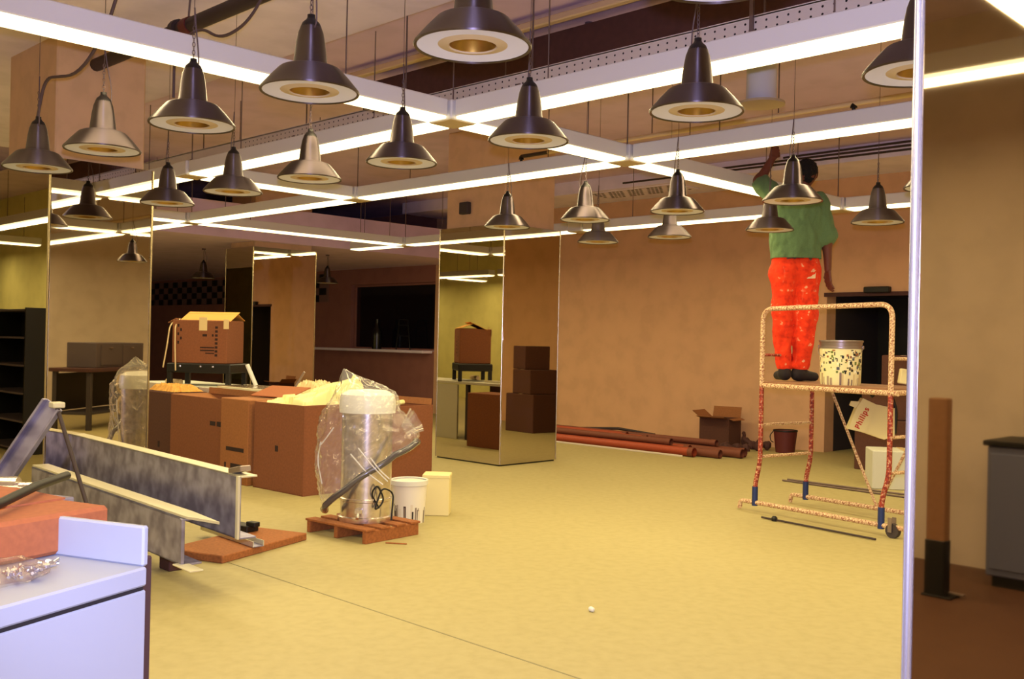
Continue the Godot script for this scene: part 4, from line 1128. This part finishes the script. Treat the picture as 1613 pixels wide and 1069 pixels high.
func crumple(w: float, d: float, h: float, sd: int) -> ArrayMesh:
	var nz := FastNoiseLite.new()
	nz.seed = sd
	nz.frequency = 5.0
	nz.fractal_type = FastNoiseLite.FRACTAL_RIDGED
	nz.fractal_octaves = 4
	var rows := []
	for i in 41:
		var row := []
		for j in 41:
			var u := j / 40.0 * 2.0 - 1.0
			var v := i / 40.0 * 2.0 - 1.0
			var rr := 1.0 + 0.15 * nz.get_noise_2d(atan2(v, u), 3.0)
			var x := u * w * 0.5 * rr
			var z := v * d * 0.5 * rr
			var e := clampf((1.0 - maxf(absf(u), absf(v))) * 3.0, 0.0, 1.0)
			row.append(Vector3(x, 0.003 + e * h * clampf(0.55 + 0.6 * nz.get_noise_2d(x, z), 0.0, 1.2), z))
		rows.append(row)
	return MB.new().grid(rows).done()

# ------------------------------------------------------------------ worktable with the taped carton
func worktable() -> void:
	var t := thing("worktable", "long grey worktable behind the row of brown boxes", "table", P(-9.5, 0, 5.46))
	part(t, "tabletop", bx(Vector3(3.2, 0.035, 0.66), 0.004, Vector3(0, 0.745, 0)), M.table_grey)
	part(t, "edge_strip", bx(Vector3(3.2, 0.075, 0.012), 0.002, Vector3(0, 0.725, 0.336)), M.table_edge)
	part(t, "side_panel", bx(Vector3(0.62, 0.72, 0.03), 0.003, Vector3(-0.66, 0.36, -0.31)), M.table_grey)
	part(t, "side_panel", bx(Vector3(0.03, 0.72, 0.6), 0.003, Vector3(-1.57, 0.36, 0)), M.table_grey)
	part(t, "side_panel", bx(Vector3(0.03, 0.72, 0.6), 0.003, Vector3(1.57, 0.36, 0)), M.table_grey)
	for x in [-0.9, -0.45, -0.1, 0.25, 0.7]:
		part(t, "clip", bx(Vector3(0.03, 0.07, 0.02), 0.002, Vector3(x, 0.725, 0.345)), M.dark_grey)
	for x in [-0.2, 1.0]:
		part(t, "leg", bx(Vector3(0.05, 0.73, 0.05), 0.003, Vector3(x, 0.365, -0.27)), M.dark_grey)
	# dark stand below the carton
	var s := thing("dark_stand", "low dark metal stand with bright bolts under the taped carton", "stand", P(-9.97, 0.763, 5.42), 0.62)
	part(s, "tray", bx(Vector3(0.72, 0.10, 0.46), 0.01, Vector3(0, 0.185, 0)), M.black)
	for x in [-0.33, 0.33]:
		for z in [-0.2, 0.2]:
			part(s, "leg", bx(Vector3(0.05, 0.15, 0.05), 0.004, Vector3(x, 0.075, z)), M.black)
	for x in [-0.2, 0.03, 0.17]:
		part(s, "bolt", MB.new().lathe([Vector2(0, -0.014), Vector2(0.014, -0.008), Vector2(0.014, 0.008), Vector2(0, 0.014)], 12, Vector3(x, 0.205, 0.232)).done(), M.chrome)
	# carton with loose tape
	var c := thing("taped_carton", "brown printed carton with loose plastic straps on the worktable", "box", P(-9.97, 0.999, 5.42), 0.62)
	part(c, "body", bx(Vector3(0.62, 0.46, 0.42), 0.008, Vector3(0, 0.23, 0)), M.cardboard)
	part(c, "flap", MB.new().box(Vector3(0.03, 0.50, 0.04), Vector3(0.58, 0.006, 0.26), 0.002, Basis(Vector3.RIGHT, 0.42)).done(), M.cardboard_inside)
	part(c, "flap", MB.new().box(Vector3(0.03, 0.50, -0.12), Vector3(0.58, 0.006, 0.2), 0.002, Basis(Vector3.RIGHT, -0.35)).done(), M.cardboard_inside)
	part(c, "flap", MB.new().box(Vector3(-0.33, 0.45, 0.0), Vector3(0.10, 0.006, 0.38), 0.002, Basis(Vector3.BACK, 0.5)).done(), M.cardboard_tan)
	for q in [[0.10, 0.30, 0.05, 0.025], [0.19, 0.30, 0.02, 0.025], [0.13, 0.17, 0.16, 0.014], [0.13, 0.14, 0.16, 0.014], [0.16, 0.11, 0.10, 0.012]]:
		part(c, "printed_mark", bx(Vector3(q[2], q[3], 0.001), 0.0, Vector3(q[0] - 0.04, q[1], 0.2106)), M.print)
	for i in 8:
		part(c, "printed_mark", bx(Vector3(0.03, 0.025, 0.001), 0.0, Vector3(0.19, 0.09 + i * 0.042, 0.2106)), M.print)
	for i in 5:
		part(c, "printed_mark", bx(Vector3(0.02, 0.03, 0.001), 0.0, Vector3(-0.24 + 0.03 * (i % 2), 0.22 + i * 0.045, 0.2106)), M.print)
	for i in 7:
		part(c, "printed_mark", bx(Vector3(0.03, 0.025, 0.001), 0.0, Vector3(0.12, 0.10 + i * 0.042, -0.2106)), M.print)
		if i < 4: part(c, "printed_mark", bx(Vector3(0.05, 0.02, 0.001), 0.0, Vector3(-0.02, 0.14 + i * 0.05, -0.2106)), M.print)
	part(c, "tape_strip", bx(Vector3(0.09, 0.14, 0.002), 0.0, Vector3(0.04, 0.42, 0.2122)), M.tape)
	part(c, "corner_tape", bx(Vector3(0.06, 0.10, 0.002), 0.0, Vector3(0.30, 0.42, 0.2122)), M.tape)
	part(c, "strap", MB.new().tube(arc_path([Vector3(-0.30, 0.47, 0.12), Vector3(-0.33, 0.40, 0.225), Vector3(-0.35, 0.2, 0.235), Vector3(-0.39, -0.05, 0.24)], 0.06), 0.008, 6).done(), M.tape)
	part(c, "strap", MB.new().tube(arc_path([Vector3(-0.26, 0.47, 0.14), Vector3(-0.27, 0.40, 0.222), Vector3(-0.265, 0.2, 0.23), Vector3(-0.25, -0.08, 0.235)], 0.06), 0.008, 6).done(), M.tape)
	single("tape_roll", MB.new().tube([Vector3(-0.10, 0.03, 0), Vector3(0.10, 0.03, 0.02)], 0.03, 14).done(), M.tape, "pale roll lying at the foot of the loose straps", "roll", P(-10.2, 0.763, 5.16), 0.4)
	# odds and ends along the table
	var strips := [[-8.75, 5.2, 0.02, 1.1, "pale metal strip along the front of the worktable"], [-9.0, 5.36, 0.02, 0.9, "pale metal strip in the middle of the worktable clutter"], [-9.0, 5.62, 0.03, 1.0, "pale metal strip at the back of the worktable clutter"]]
	for q in strips:
		single("metal_strip", bx(Vector3(q[3], 0.025, 0.06), 0.003), M.galv_edge, q[4], "metal strip", P(q[0], 0.776 + (0.03 if q[2] > 0.03 else 0.0) - (0.03 if q[2] > 0.03 else 0.0), q[1]), q[2])
	single("glass_sheet", bx(Vector3(0.9, 0.006, 0.4), 0.001), M.plastic_bag, "clear plastic sheet lying over the worktable clutter", "plastic sheet", P(-8.85, 0.794, 5.38), 0.0)
	single("leaning_tube", MB.new().tube([Vector3(0, 0, 0), Vector3(-0.10, 0.21, 0.0)], 0.022, 10).done(), M.lid_white, "short white tube leaning on the worktable", "tube", P(-9.02, 0.80, 5.44), 0.6)
	single("leaning_stick", MB.new().tube([Vector3(0, 0, 0), Vector3(0.12, 0.2, 0.0)], 0.012, 8).done(), M.tin, "thin grey stick leaning on the right of the worktable", "stick", P(-8.40, 0.763, 5.47), 0.6)
	single("wrapping_heap", crumple(0.38, 0.3, 0.12, 4), M.tape, "crumpled wrapping at the right end of the worktable", "wrapping", P(-8.14, 0.763, 5.56), 0.0)
	var fl := MB.new().box(Vector3.ZERO, Vector3(0.5, 0.008, 0.28), 0.002, Basis(Vector3.RIGHT, 0.3)).done()
	single("loose_flap", fl, M.cardboard_orange, "orange loose cardboard flap beside the packing foam", "cardboard", P(-7.95, 0.80, 5.05), 0.2)
	single("plastic_sheet", crumple(0.55, 0.30, 0.07, 9), M.cardboard_inside, "crumpled yellowish wrapping on the dark brown box", "wrapping", P(-9.64, 0.727, 4.89), 0.0)

# ------------------------------------------------------------------ steel members at the left
func channel(L: float, h: float, w: float, lip := 0.03) -> Array:
	# [web, top flange, bottom flange, end lip]; the right end at x = 0, running to -x; the web faces +z
	return [
		bx(Vector3(L, h, 0.008), 0.002, Vector3(-L * 0.5, h * 0.5, -0.004)),
		bx(Vector3(L, 0.010, w), 0.002, Vector3(-L * 0.5, h - 0.005, -w * 0.5)),
		bx(Vector3(L, 0.010, w), 0.002, Vector3(-L * 0.5, 0.005, -w * 0.5)),
		bx(Vector3(lip, h, 0.014), 0.003, Vector3(-lip * 0.5, h * 0.5, 0.002))]

func steel_members() -> void:
	var u := thing("steel_channel", "tall galvanised steel channel with a bright top flange, behind the lower one", "steel channel", P(-4.54, 0.27, 2.66), -0.067)
	var c := channel(3.0, 0.322, 0.095)
	part(u, "web", c[0], M.galvanised)
	part(u, "top_flange", c[1], M.galv_edge)
	part(u, "bottom_flange", c[2], M.galvanised)
	part(u, "end_lip", c[3], M.galv_edge)
	part(u, "bracket", MB.new().box(Vector3(-0.09, 0.343, -0.04), Vector3(0.14, 0.03, 0.06), 0.004, Basis(Vector3.BACK, 0.2)).done(), M.tin)
	var l := thing("steel_channel", "lower galvanised steel channel in front, beside the white counter", "steel channel", P(-4.62, 0.16, 2.40), -0.06)
	c = channel(2.4, 0.233, 0.10)
	part(l, "web", c[0], M.galvanised)
	part(l, "top_flange", c[1], M.galvanised)
	part(l, "bottom_flange", c[2], M.galvanised)
	part(l, "end_lip", c[3], M.galvanised)
	part(l, "foot_plate", bx(Vector3(0.2, 0.008, 0.07), 0.002, Vector3(0.06, 0.006, 0.0)), M.galv_edge)
	single("flat_bar", MB.new().prism([Vector2(-2.4, -0.05), Vector2(0.02, -0.05), Vector2(0.25, 0.015), Vector2(-0.1, 0.04), Vector2(-2.4, 0.05)], -0.006, 0.006).done(), M.galv_edge, "bright flat bar lying on the lower steel channel", "flat bar", P(-4.63, 0.40, 2.46), 0.0).rotation = Vector3(-PI / 2, -0.06, 0)
	var sm := thing("small_channel", "short steel channel lying on the timber under the tall channel", "steel channel", P(-5.27, 0.046, 3.22), -0.05)
	part(sm, "web", bx(Vector3(0.7, 0.006, 0.07), 0.001, Vector3(-0.35, 0.003, 0)), M.galvanised)
	part(sm, "flange", bx(Vector3(0.7, 0.035, 0.005), 0.001, Vector3(-0.35, 0.018, 0.034)), M.galv_edge)
	part(sm, "flange", bx(Vector3(0.7, 0.035, 0.005), 0.001, Vector3(-0.35, 0.018, -0.034)), M.galv_edge)
	single("timber_board", bx(Vector3(0.42, 0.045, 0.80), 0.005, Vector3(0, 0.0225, 0)), M.timber_orange, "orange timber board lying on the floor behind the steel channels", "timber", P(-5.52, 0, 3.24), 0.35)
	for i in 2:
		for k in 2:
			single("support_block", bx(Vector3(0.12, [0.268, 0.157][k], 0.09), 0.005, Vector3(0, [0.134, 0.0785][k], 0)), M.beam_dark, "dark block under the %s of the %s steel channel" % [["right half", "far half"][i], ["tall", "lower"][k]], "support block", P(-5.25 - 1.3 * i, 0, [2.66, 2.40][k] - 0.067 * (0.71 + 1.3 * i) + 0.05))
	single("dark_offcut", MB.new().box(Vector3(0, 0.02, 0), Vector3(0.2, 0.04, 0.1), 0.004).box(Vector3(0.1, 0.05, 0), Vector3(0.08, 0.03, 0.05), 0.004).done(), M.black, "small dark offcut on the timber behind the tall channel", "offcut", P(-5.80, 0.046, 3.42), 0.2)
	# leaning A-stand made of a channel and a thin leg
	var top := P(-5.33, 0.925, 2.04)
	var st := thing("metal_stand", "leaning metal channel with a thin prop leg, behind the cardboard slab", "stand", top)
	var dn := Vector3(-0.26, -0.57, 0.26)
	var bs := Basis.looking_at(dn, Vector3(0.6, 0.3, 0.6))
	part(st, "channel", MB.new().box(dn * 0.80 , Vector3(0.105, 0.012, dn.length() * 1.6), 0.002, bs).box(dn * 0.80 + bs * Vector3(-0.05, 0.02, 0), Vector3(0.012, 0.04, dn.length() * 1.6), 0.002, bs).box(dn * 0.80 + bs * Vector3(0.05, 0.02, 0), Vector3(0.012, 0.04, dn.length() * 1.6), 0.002, bs).done(), M.galvanised)
	part(st, "leg", MB.new().tube([Vector3(0.03, -0.01, 0), Vector3(0.50, -0.92, -0.12)], 0.011, 8).done(), M.pipe_dark)
	part(st, "head", bx(Vector3(0.07, 0.03, 0.06), 0.005, Vector3(0.03, 0.0, 0)), M.galv_edge)

# ------------------------------------------------------------------ white counter in the left foreground
func front_counter() -> void:
	var th := 0.383
	var t := thing("white_counter", "white laminate counter in the left foreground", "counter", P(-1.864, 0, 0.896), th)
	part(t, "worktop", bx(Vector3(0.66, 0.037, 0.8), 0.004, Vector3(-0.33, 0.8315, 0.4)), M.counter_white)
	part(t, "front_panel", bx(Vector3(0.02, 0.77, 0.8), 0.003, Vector3(-0.012, 0.42, 0.4)), M.counter_white)
	part(t, "seam", bx(Vector3(0.012, 0.012, 0.79), 0.0, Vector3(-0.012, 0.808, 0.4)), M.counter_seam)
	part(t, "back_panel", bx(Vector3(0.02, 0.80, 0.8), 0.003, Vector3(-0.65, 0.41, 0.4)), M.counter_white)
	part(t, "plinth", bx(Vector3(0.60, 0.04, 0.78), 0.0, Vector3(-0.33, 0.02, 0.4)), M.counter_seam)
	part(t, "upstand", bx(Vector3(0.64, 0.078, 0.016), 0.004, Vector3(-0.325, 0.889, 0.0)), M.counter_white)
	part(t, "end_panel", bx(Vector3(0.63, 0.86, 0.036), 0.003, Vector3(-0.345, 0.43, -0.028)), M.counter_end)
	# orange cardboard slab
	var s := thing("cardboard_slab", "flat orange cardboard parcel lying on the white counter", "parcel", P(-2.106, 0.852, 0.926), 0.30)
	part(s, "body", bx(Vector3(0.5, 0.082, 0.66), 0.008, Vector3(-0.25, 0.041, 0.33)), M.cardboard_orange)
	part(s, "top_fold", MB.new().prism([Vector2(-0.50, 0.0), Vector2(-0.14, 0.0), Vector2(-0.14, 0.004), Vector2(-0.30, 0.012), Vector2(-0.50, 0.008)], 0.0, 0.66).done(), M.cardboard_orange, Transform3D(Basis.IDENTITY, Vector3(0, 0.082, 0)))
	# bag of screws
	var b := thing("screw_bag", "clear bag of bright metal screws in front of the cardboard slab", "bag", P(-1.905, 0.852, 0.70), 0.35)
	part(b, "film", nets([[Vector3(0, 0.022, 0.04), Vector3(0, 0.032, 0.30), 0.018, 0.028], [Vector3(0.02, 0.02, 0.0), Vector3(-0.02, 0.028, 0.28), 0.014, 0.024]], 0.008, 0.03, 0.01, 20.0), M.plastic_bag)
	var rng := RandomNumberGenerator.new()
	rng.seed = 17
	var sc := MB.new().tube([Vector3(0, 0, -0.018), Vector3(0, 0, 0.018)], 0.0032, 6).lathe([Vector2(0, -0.002), Vector2(0.0065, -0.002), Vector2(0.0065, 0.003), Vector2(0, 0.003)], 8, Vector3(0, 0, 0)).done()
	for i in 16:
		part(b, "screw", sc, M.chrome, Transform3D(Basis.from_euler(Vector3(rng.randf_range(-0.5, 0.5), rng.randf() * TAU, rng.randf())), Vector3(rng.randf_range(-0.028, 0.028), rng.randf_range(0.008, 0.024), rng.randf_range(-0.045, 0.05))))
	# dark machine parts behind the slab
	var tr := thing("parts_trolley", "steel trolley behind the cardboard slab holding dark machine parts", "trolley", P(-3.17, 0, 0.90), 0.38)
	part(tr, "shelf", bx(Vector3(0.5, 0.02, 0.7), 0.004, Vector3(0, 0.80, 0.1)), M.galvanised)
	for x in [-0.22, 0.22]:
		for z in [-0.22, 0.42]:
			part(tr, "leg", bx(Vector3(0.03, 0.79, 0.03), 0.003, Vector3(x, 0.395, z)), M.galvanised)
	single("machine_part", MB.new().tube([Vector3(-0.03, 0.05, -0.1), Vector3(0.02, 0.05, 0.12)], 0.05, 16).box(Vector3(0.0, 0.04, 0.2), Vector3(0.1, 0.08, 0.08), 0.01).done(), M.lamp_cap, "dark cylindrical machine part on the steel trolley", "machine part", P(-3.12, 0.811, 0.84), 0.5)
	single("metal_fitting", MB.new().tube([Vector3(-0.06, 0.035, 0), Vector3(0.06, 0.035, 0)], 0.035, 14).tube([Vector3(0.06, 0.035, 0), Vector3(0.1, 0.035, 0)], 0.02, 12).done(), M.steel, "shiny metal fitting on the steel trolley", "fitting", P(-3.08, 0.811, 1.02), 0.9)
	single("black_hose", MB.new().tube([Vector3(0, 0, 0), Vector3(0.16, 0.004, 0.13), Vector3(0.324, 0, 0.257), Vector3(0.5, 0, 0.42)], 0.010, 10).done(), M.black, "black hose lying along the back edge of the cardboard slab", "hose", P(-2.442, 0.958, 0.967))

# ------------------------------------------------------------------ clutter along the far wall
func far_wall_clutter() -> void:
	# [a, h, b_left, b_right, radius, material, label]
	var pipes := [
		[9.86, 0.055, -9.6, -6.72, 0.052, "pipe_copper", "thick reddish pipe at the front of the pile by the wall"],
		[9.99, 0.05, -9.6, -6.45, 0.048, "pipe_brown", "brown pipe second from the front of the floor pile"],
		[10.1, 0.055, -9.7, -6.95, 0.05, "pipe_copper", "reddish pipe in the middle of the bottom layer"],
		[10.22, 0.055, -9.6, -6.3, 0.05, "pipe_brown", "brown pipe fourth from the front of the floor pile"],
		[10.36, 0.055, -9.7, -6.35, 0.05, "pipe_brown", "brown pipe at the back of the bottom layer"],
		[9.93, 0.14, -9.7, -7.1, 0.04, "pipe_brown", "short brown pipe lying on the front two pipes"],
		[10.05, 0.14, -9.8, -7.55, 0.035, "pipe_copper", "orange pipe on top near the middle of the pile"],
		[10.16, 0.145, -9.7, -7.95, 0.035, "pipe_copper", "shorter orange pipe on top of the pile"],
		[10.29, 0.14, -9.7, -6.7, 0.038, "pipe_brown", "long brown pipe on top at the back of the pile"]]
	for q in pipes:
		var t := thing("pipe", q[6], "pipe", P(q[3], q[1], q[0]), 0.0, "pipes piled along the far wall")
		part(t, "tube", MB.new().tube([Vector3(q[2] - q[3], 0, 0), Vector3(0, 0, 0)], q[4], 14, false).tube([Vector3(0, 0, 0), Vector3(q[2] - q[3], 0, 0)], q[4] - 0.006, 14, false).done(), M[q[5]])
		part(t, "end_collar", MB.new().tube([Vector3(-0.07, 0, 0), Vector3(0.0, 0, 0)], q[4] + 0.004, 14, false).done(), M.pipe_brown)
	single("white_strip", bx(Vector3(2.75, 0.02, 0.025), 0.003), M.strip_white, "thin white strip lying in front of the pipe pile", "strip", P(-8.2, 0.01, 9.77), 0.0)
	var pk := [[-8.6, 10.62, 0.02, 2.6, "dark plank against the wall behind the pipes"], [-8.25, 10.84, 0.02, 2.4, "second dark plank lying close to the wall"]]
	for q in pk:
		single("plank", bx(Vector3(q[3], 0.04, 0.16), 0.004), M.pipe_brown, q[4], "plank", P(q[0], q[2], q[1]), 0.02)
	single("stick", MB.new().tube([Vector3(-0.9, 0, 0), Vector3(0.0, 0.06, 0.0), Vector3(0.6, 0.02, 0)], 0.02, 8).done(), M.pipe_dark, "dark stick lying on the planks by the far wall", "stick", P(-8.6, 0.09, 10.8), 0.03)
	# open carton
	var c := carton("open_carton", "open dark carton with raised flaps against the far wall", -7.50, -7.08, 11.1, 11.45, 0.37, M.cardboard_dark, 0.1, true)
	# debris
	var dl := ["dark rag heap between the open carton and the red bucket", "low dark rubble by the end of the pipe pile", "dark offcuts in front of the red bucket"]
	var ds := [[-6.80, 11.25, 0.9], [-6.75, 10.7, 0.9], [-6.75, 10.95, 0.5]]
	var rng := RandomNumberGenerator.new()
	rng.seed = 8
	for i in 3:
		var bones := []
		for k in 6:
			var p: Vector3 = Vector3(rng.randf_range(-0.22, 0.22), rng.randf_range(0.02, 0.06), rng.randf_range(-0.12, 0.12)) * ds[i][2]
			bones.append([p, p + Vector3(rng.randf_range(-0.1, 0.1), rng.randf_range(0.0, 0.13 if i == 0 else 0.04), rng.randf_range(-0.08, 0.08)), 0.05, 0.025])
		single("rubble_heap", nets(bones, 0.02, 0.03, 0.04, 8.0), M.beam_dark, dl[i], "rubble", P(ds[i][0], 0.01, ds[i][1]))
	var b := thing("red_bucket", "dark red bucket with a wire handle near the far doorway", "bucket", P(-6.36, 0, 11.3))
	part(b, "body", MB.new().lathe([Vector2(0, 0), Vector2(0.115, 0), Vector2(0.145, 0.27), Vector2(0.137, 0.27), Vector2(0.108, 0.01)], 28).done(), M.maroon)
	part(b, "rim", MB.new().lathe([Vector2(0.143, 0.262), Vector2(0.151, 0.264), Vector2(0.151, 0.278), Vector2(0.143, 0.28)], 28).done(), M.black)
	part(b, "handle", MB.new().tube(arc_path([Vector3(-0.15, 0.27, 0), Vector3(-0.20, 0.2, 0.03), Vector3(-0.17, 0.13, 0.05), Vector3(-0.13, 0.12, 0.06)], 0.05), 0.006, 6).done(), M.black)

# ------------------------------------------------------------------ things that show only in the mirrors
func seen_in_mirrors() -> void:
	var p := thing("wooden_post", "upright wooden post with a black foot, reflected in the near mirror", "post", P(-2.14, 0, -3.02), 0.05)
	part(p, "post", bx(Vector3(0.10, 1.05, 0.07), 0.006, Vector3(0, 0.525, 0)), M.wood_post)
	part(p, "black_foot", bx(Vector3(0.108, 0.30, 0.078), 0.006, Vector3(0, 0.15, 0)), M.black)
	part(p, "base_plate", bx(Vector3(0.16, 0.012, 0.12), 0.003, Vector3(0.02, 0.006, 0)), M.black)
	part(p, "bracket", bx(Vector3(0.09, 0.01, 0.03), 0.002, Vector3(0.09, 0.02, 0.03)), M.tin)
	var lk := thing("steel_locker", "grey blue steel cabinet reflected at the right edge of the near mirror", "cabinet", P(-1.62, 0, -3.66))
	part(lk, "body", bx(Vector3(0.86, 0.72, 0.4), 0.008, Vector3(0, 0.42, 0)), M.locker)
	part(lk, "top", bx(Vector3(0.90, 0.03, 0.44), 0.006, Vector3(0, 0.795, 0)), M.black)
	for sx in [-1.0, 1.0]:
		var dd := part(lk, "door", bx(Vector3(0.40, 0.64, 0.012), 0.004, Vector3(sx * 0.21, 0.42, -0.205)), M.locker)
		part(dd, "handle", bx(Vector3(0.02, 0.12, 0.03), 0.004, Vector3(sx * 0.05, 0.45, -0.222)), M.tin)
	part(lk, "plinth", bx(Vector3(0.8, 0.06, 0.36), 0.0, Vector3(0, 0.03, 0)), M.black)
	# bench with cabinet and hose coils, seen in the left mirror
	var t := thing("workbench", "dark workbench reflected in the left mirror column", "workbench", P(-0.1, 0, 6.1), 0.9)
	part(t, "top", bx(Vector3(1.9, 0.05, 0.6), 0.004, Vector3(0, 0.80, 0)), M.beam_dark)
	part(t, "shelf", bx(Vector3(1.8, 0.03, 0.5), 0.003, Vector3(0, 0.22, 0)), M.dark_grey)
	for x in [-0.88, 0.88]:
		for z in [-0.24, 0.24]:
			part(t, "leg", bx(Vector3(0.06, 0.78, 0.06), 0.003, Vector3(x, 0.39, z)), M.dark_grey)
	part(t, "back_panel", bx(Vector3(1.8, 0.5, 0.02), 0.0, Vector3(0, 0.5, 0.22)), M.black)
	var cb := thing("grey_cabinet", "long grey cabinet on the workbench, reflected in the left mirror", "cabinet", P(-0.1, 0.826, 6.1), 0.9)
	part(cb, "body", bx(Vector3(1.35, 0.34, 0.42), 0.008, Vector3(0, 0.17, 0)), M.cabinet_grey)
	for sx in [-1.0, 1.0]:
		var dd := part(cb, "door", bx(Vector3(0.5, 0.28, 0.01), 0.002, Vector3(sx * 0.3, 0.17, -0.215)), M.cabinet_grey)
		part(dd, "handle", bx(Vector3(0.08, 0.015, 0.02), 0.003, Vector3(sx * 0.3, 0.27, -0.226)), M.tin)
	var rl := ["upper hose coil hanging on the workbench, reflected in the left mirror", "lower hose coil on the workbench, reflected in the left mirror"]
	for i in 2:
		var ring := []
		for k in 25: ring.append(Vector3(0.125 * cos(TAU * k / 24), 0.125 * sin(TAU * k / 24), 0))
		single("hose_coil", MB.new().tube(ring, 0.02, 8, false).done(), M.hose, rl[i], "hose", P(-0.49 + 0.02 * i, 0.60 - 0.30 * i, 6.15 + 0.025 * i), 0.9)
	# shelving
	var sh := thing("dark_shelving", "dark metal shelving reflected in the left mirror column", "shelving", P(-11.65, 0, 1.2))
	for x in [-0.62, 0.62]:
		part(sh, "side", bx(Vector3(0.03, 1.55, 0.4), 0.002, Vector3(x, 0.775, 0)), M.black)
	part(sh, "back", bx(Vector3(1.24, 1.55, 0.01), 0.0, Vector3(0, 0.775, 0.195)), M.black)
	for i in 6:
		part(sh, "shelf", bx(Vector3(1.2, 0.02, 0.39), 0.002, Vector3(0, 0.05 + i * 0.295, 0)), M.cabinet_grey)
	var wsf := thing("grey_shelving", "grey shelving unit reflected in the distant mirror column", "shelving", P(-26.5, 0, 0.3), 0.6)
	for x in [-1.2, 1.2]:
		part(wsf, "side", bx(Vector3(0.04, 1.9, 0.5), 0.002, Vector3(x, 0.95, 0)), M.table_grey)
	part(wsf, "back", bx(Vector3(2.4, 1.9, 0.02), 0.0, Vector3(0, 0.95, 0.24)), M.dark_grey)
	for i in 6:
		part(wsf, "shelf", bx(Vector3(2.36, 0.04, 0.5), 0.002, Vector3(0, 0.06 + i * 0.36, 0)), M.table_grey)
